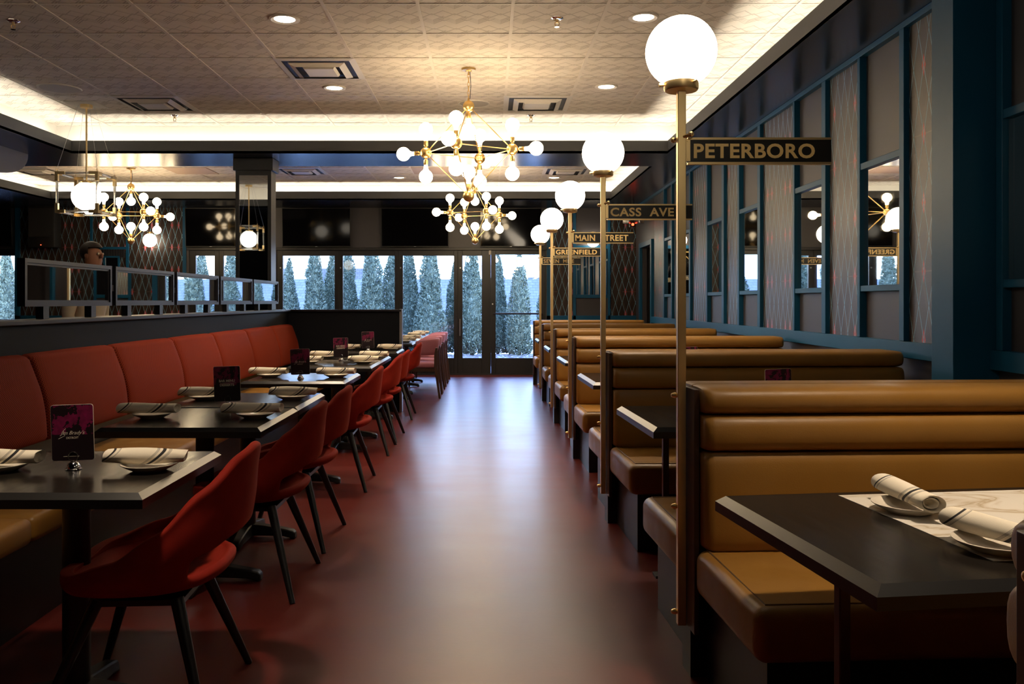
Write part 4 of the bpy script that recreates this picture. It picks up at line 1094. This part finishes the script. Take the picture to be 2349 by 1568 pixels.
# ------------------------------------------------------------------ outdoors
def struct2(name, b, m): return struct(name, b, m)
struct('ground', B().box(-30, 30, YF + .10, 60, -.14, -.06), M_snow)
mb = bmesh.new(); bmesh.ops.create_grid(mb, x_segments=90, y_segments=16, size=1)
for v_ in mb.verts:
    v_.co.x *= 12; v_.co.y = 19.9 + v_.co.y * 1.9
    v_.co.z = -.05 + .10 * max(0, 1 - abs(v_.co.y - 19.9) / 1.9) + random.uniform(-.02, .03)
q = B(); q.bm.free(); q.bm = mb
tag(q.obj('mulch_bed', M_mulch), kind='structure')
def conifer_mesh(seed, h=2.75, r=.375):
    rnd = random.Random(seed); b = B()
    def rp(z): q_ = z / h; return r * (1 - q_) ** .74 * min(1, .55 + q_ * 4.5) * (1 + .10 * math.sin(9 * q_ + seed))
    lob = [(rnd.uniform(0, 6.28), rnd.uniform(.2, h * .8), rnd.uniform(.01, .05)) for _ in range(26)]
    for i in range(5200):
        z = h * (1 - (1 - rnd.random()) ** .62) * .97 + .08; z = min(z, h * .99); a = rnd.uniform(0, 2 * PI)
        R_ = rp(z)
        for (la, lz, lr) in lob:
            da = abs((a - la + PI) % (2 * PI) - PI); R_ += lr * math.exp(-(da / .5) ** 2 - ((z - lz) / .22) ** 2)
        dep = rnd.random() ** 2.2 * .45; R_ *= 1 - dep
        c = Vector((math.cos(a) * R_, math.sin(a) * R_, z)); d = Vector((math.cos(a) * .7, math.sin(a) * .7, rnd.uniform(.35, 1.2))).normalized()
        d = (d + Vector((rnd.uniform(-.5, .5), rnd.uniform(-.5, .5), rnd.uniform(-.4, .4)))).normalized()
        sd = d.cross(Vector((rnd.uniform(-1, 1), rnd.uniform(-1, 1), rnd.uniform(-1, 1)))).normalized()
        L_ = rnd.uniform(.05, .10); W_ = rnd.uniform(.010, .02)
        b.quad(c - d * L_ * .4, c + sd * W_, c + d * L_ * .6, c - sd * W_)
        e = (d + sd * .8).normalized(); s3 = sd.cross(d)
        b.quad(c, c + e * L_ * .25 + s3 * W_, c + e * L_ * .55, c + e * L_ * .25 - s3 * W_)
    o = b.obj('foliage', M_leaf, None, sharp=180); me = o.data; bpy.data.objects.remove(o)
    k_ = B()                                                     # dense inner core
    prof = [(0, .12)] + [(rp(h * j / 10) * .62, h * j / 10 + .05) for j in range(1, 10)] + [(0, h * .96)]
    k_.lathe(prof, seg=14); o = k_.obj('inner_foliage', M_leaf, None); me2 = o.data; bpy.data.objects.remove(o)
    return me, me2
CM = [conifer_mesh(3), conifer_mesh(11), conifer_mesh(19)]
trunk_me = None
tree_u = [(14, 20.4, 1.0), (-20, 21.3, 1.0), (360, 20.6, 1.0), (415, 21.0, .95), (462, 20.5, .98), (532, 20.6, 1.03), (600, 20.6, .98), (664, 20.5, .86), (722, 20.4, 1.03), (762, 21.2, .96), (797, 20.8, 1.0), (852, 20.3, 1.10), (902, 20.9, 1.04), (938, 20.7, 1.03), (986, 20.3, 1.10), (1048, 21.0, .95), (1083, 20.4, 1.06), (1142, 20.8, .92), (1191, 20.3, .93), (1262, 20.9, 1.0), (1335, 20.6, 1.05), (1405, 20.5, 1.0), (1475, 20.8, 1.02)]
wnm = ['at the far left window', 'outside left of the far left window', 'behind the far wallpaper', 'left of the narrow glass leaf by the column', 'in the glass leaf left of the column', 'half hidden by the mirrored column',
       'behind the column', 'short, at the left edge of the first full door pane', 'centred in the first full door pane', 'at the right edge of the first full door pane', 'at the left edge of the second full door pane', 'large and centred in the second full door pane',
       'at the right edge of the second full door pane', 'at the left edge of the third full door pane', 'large and centred in the third full door pane', 'behind the frame right of the third full door pane', 'filling the narrow door leaf', 'at the left edge of the right hand door', 'centred in the right hand door beyond the push bar', 'right of the right hand door', 'first beyond the end wall on the right', 'second beyond the end wall on the right', 'third beyond the end wall on the right']
for i, ((u, y, s), nm) in enumerate(zip(tree_u, wnm)):
    t = thing('conifer', 'columnar evergreen outside ' + nm.replace('outside ', ''), 'tree', ((u - 1121) * y / F, y, -.02), i * 1.3, 'evergreens outside the glass doors')
    t.scale = (s, s, s)
    for me, nm2 in ((CM[i % 3][0], 'foliage'), (CM[i % 3][1], 'inner_foliage')):
        o = bpy.data.objects.new(nm2, me); COL.objects.link(o); o.parent = t
    if trunk_me is None:
        k_ = B().cyl((0, 0, -.05), (0, 0, 1.6), .05, .02, seg=10); o = k_.obj('trunk', M_bark); trunk_me = o.data; bpy.data.objects.remove(o)
    o = bpy.data.objects.new('trunk', trunk_me); COL.objects.link(o); o.parent = t
# neighbouring low building with a shingled roof, pale houses and bare trees
nb = thing('neighbour_building', 'low building with a grey shingled roof beyond the evergreens', 'building', (0, 30, -.06))
B().box(-22, 14, .6, 6, 0, .8).obj('wall', M_house, nb)
rf = B(); rf.extrude_poly([(0, .55), (0, .72), (3.2, 2.22), (6.4, .72), (6.4, .55)], 'x', -22.3, 14.3); rf.obj('roof', M_roof, nb)
for x, hgt, lb in ((-9, 6.5, 'pale house far beyond the evergreens on the left'), (2.5, 5.5, 'pale house far beyond the evergreens on the right')):
    t = thing('house', lb, 'house', (x, 46, -.06))
    B().box(-4, 4, 0, 6, 0, hgt * .6).obj('wall', M_house, t)
    B().extrude_poly([(-.4, hgt * .6), (3, hgt), (6.4, hgt * .6)], 'x', -4.3, 4.3).obj('roof', mat('snowy_roof', (.72, .74, .78), .8), t)
    for k in (-2, 0, 2): B().box(k - .4, k + .4, -.03, .02, hgt * .3, hgt * .48).obj('window', M_roof, t)
for x, lb in ((-4.0, 'bare pale tree trunk beyond the second full door pane'), (-2.75, 'bare pale tree trunk beyond the third full door pane'), (1.4, 'bare pale tree beyond the right hand door')):
    t = thing('bare_tree', lb, 'tree', (x, 38.2 if x < -3 else 43.4 if x < 0 else 39, -.06))
    b = B().tube([(0, 0, 0), (.05, 0, 2), (-.05, .1, 4.5), (.1, 0, 8)], .17, 10); b.obj('trunk', M_barkpale, t)
    b = B()
    for k in range(14):
        a = k * 2.4; z = 2.0 + k * .35; b.tube([(0, 0, z), (math.cos(a) * .9, math.sin(a) * .6, z + .5), (math.cos(a + .3) * 2.0, math.sin(a) * 1.2, z + .8)], .035, 6)
    b.obj('branches', M_barkpale, t)
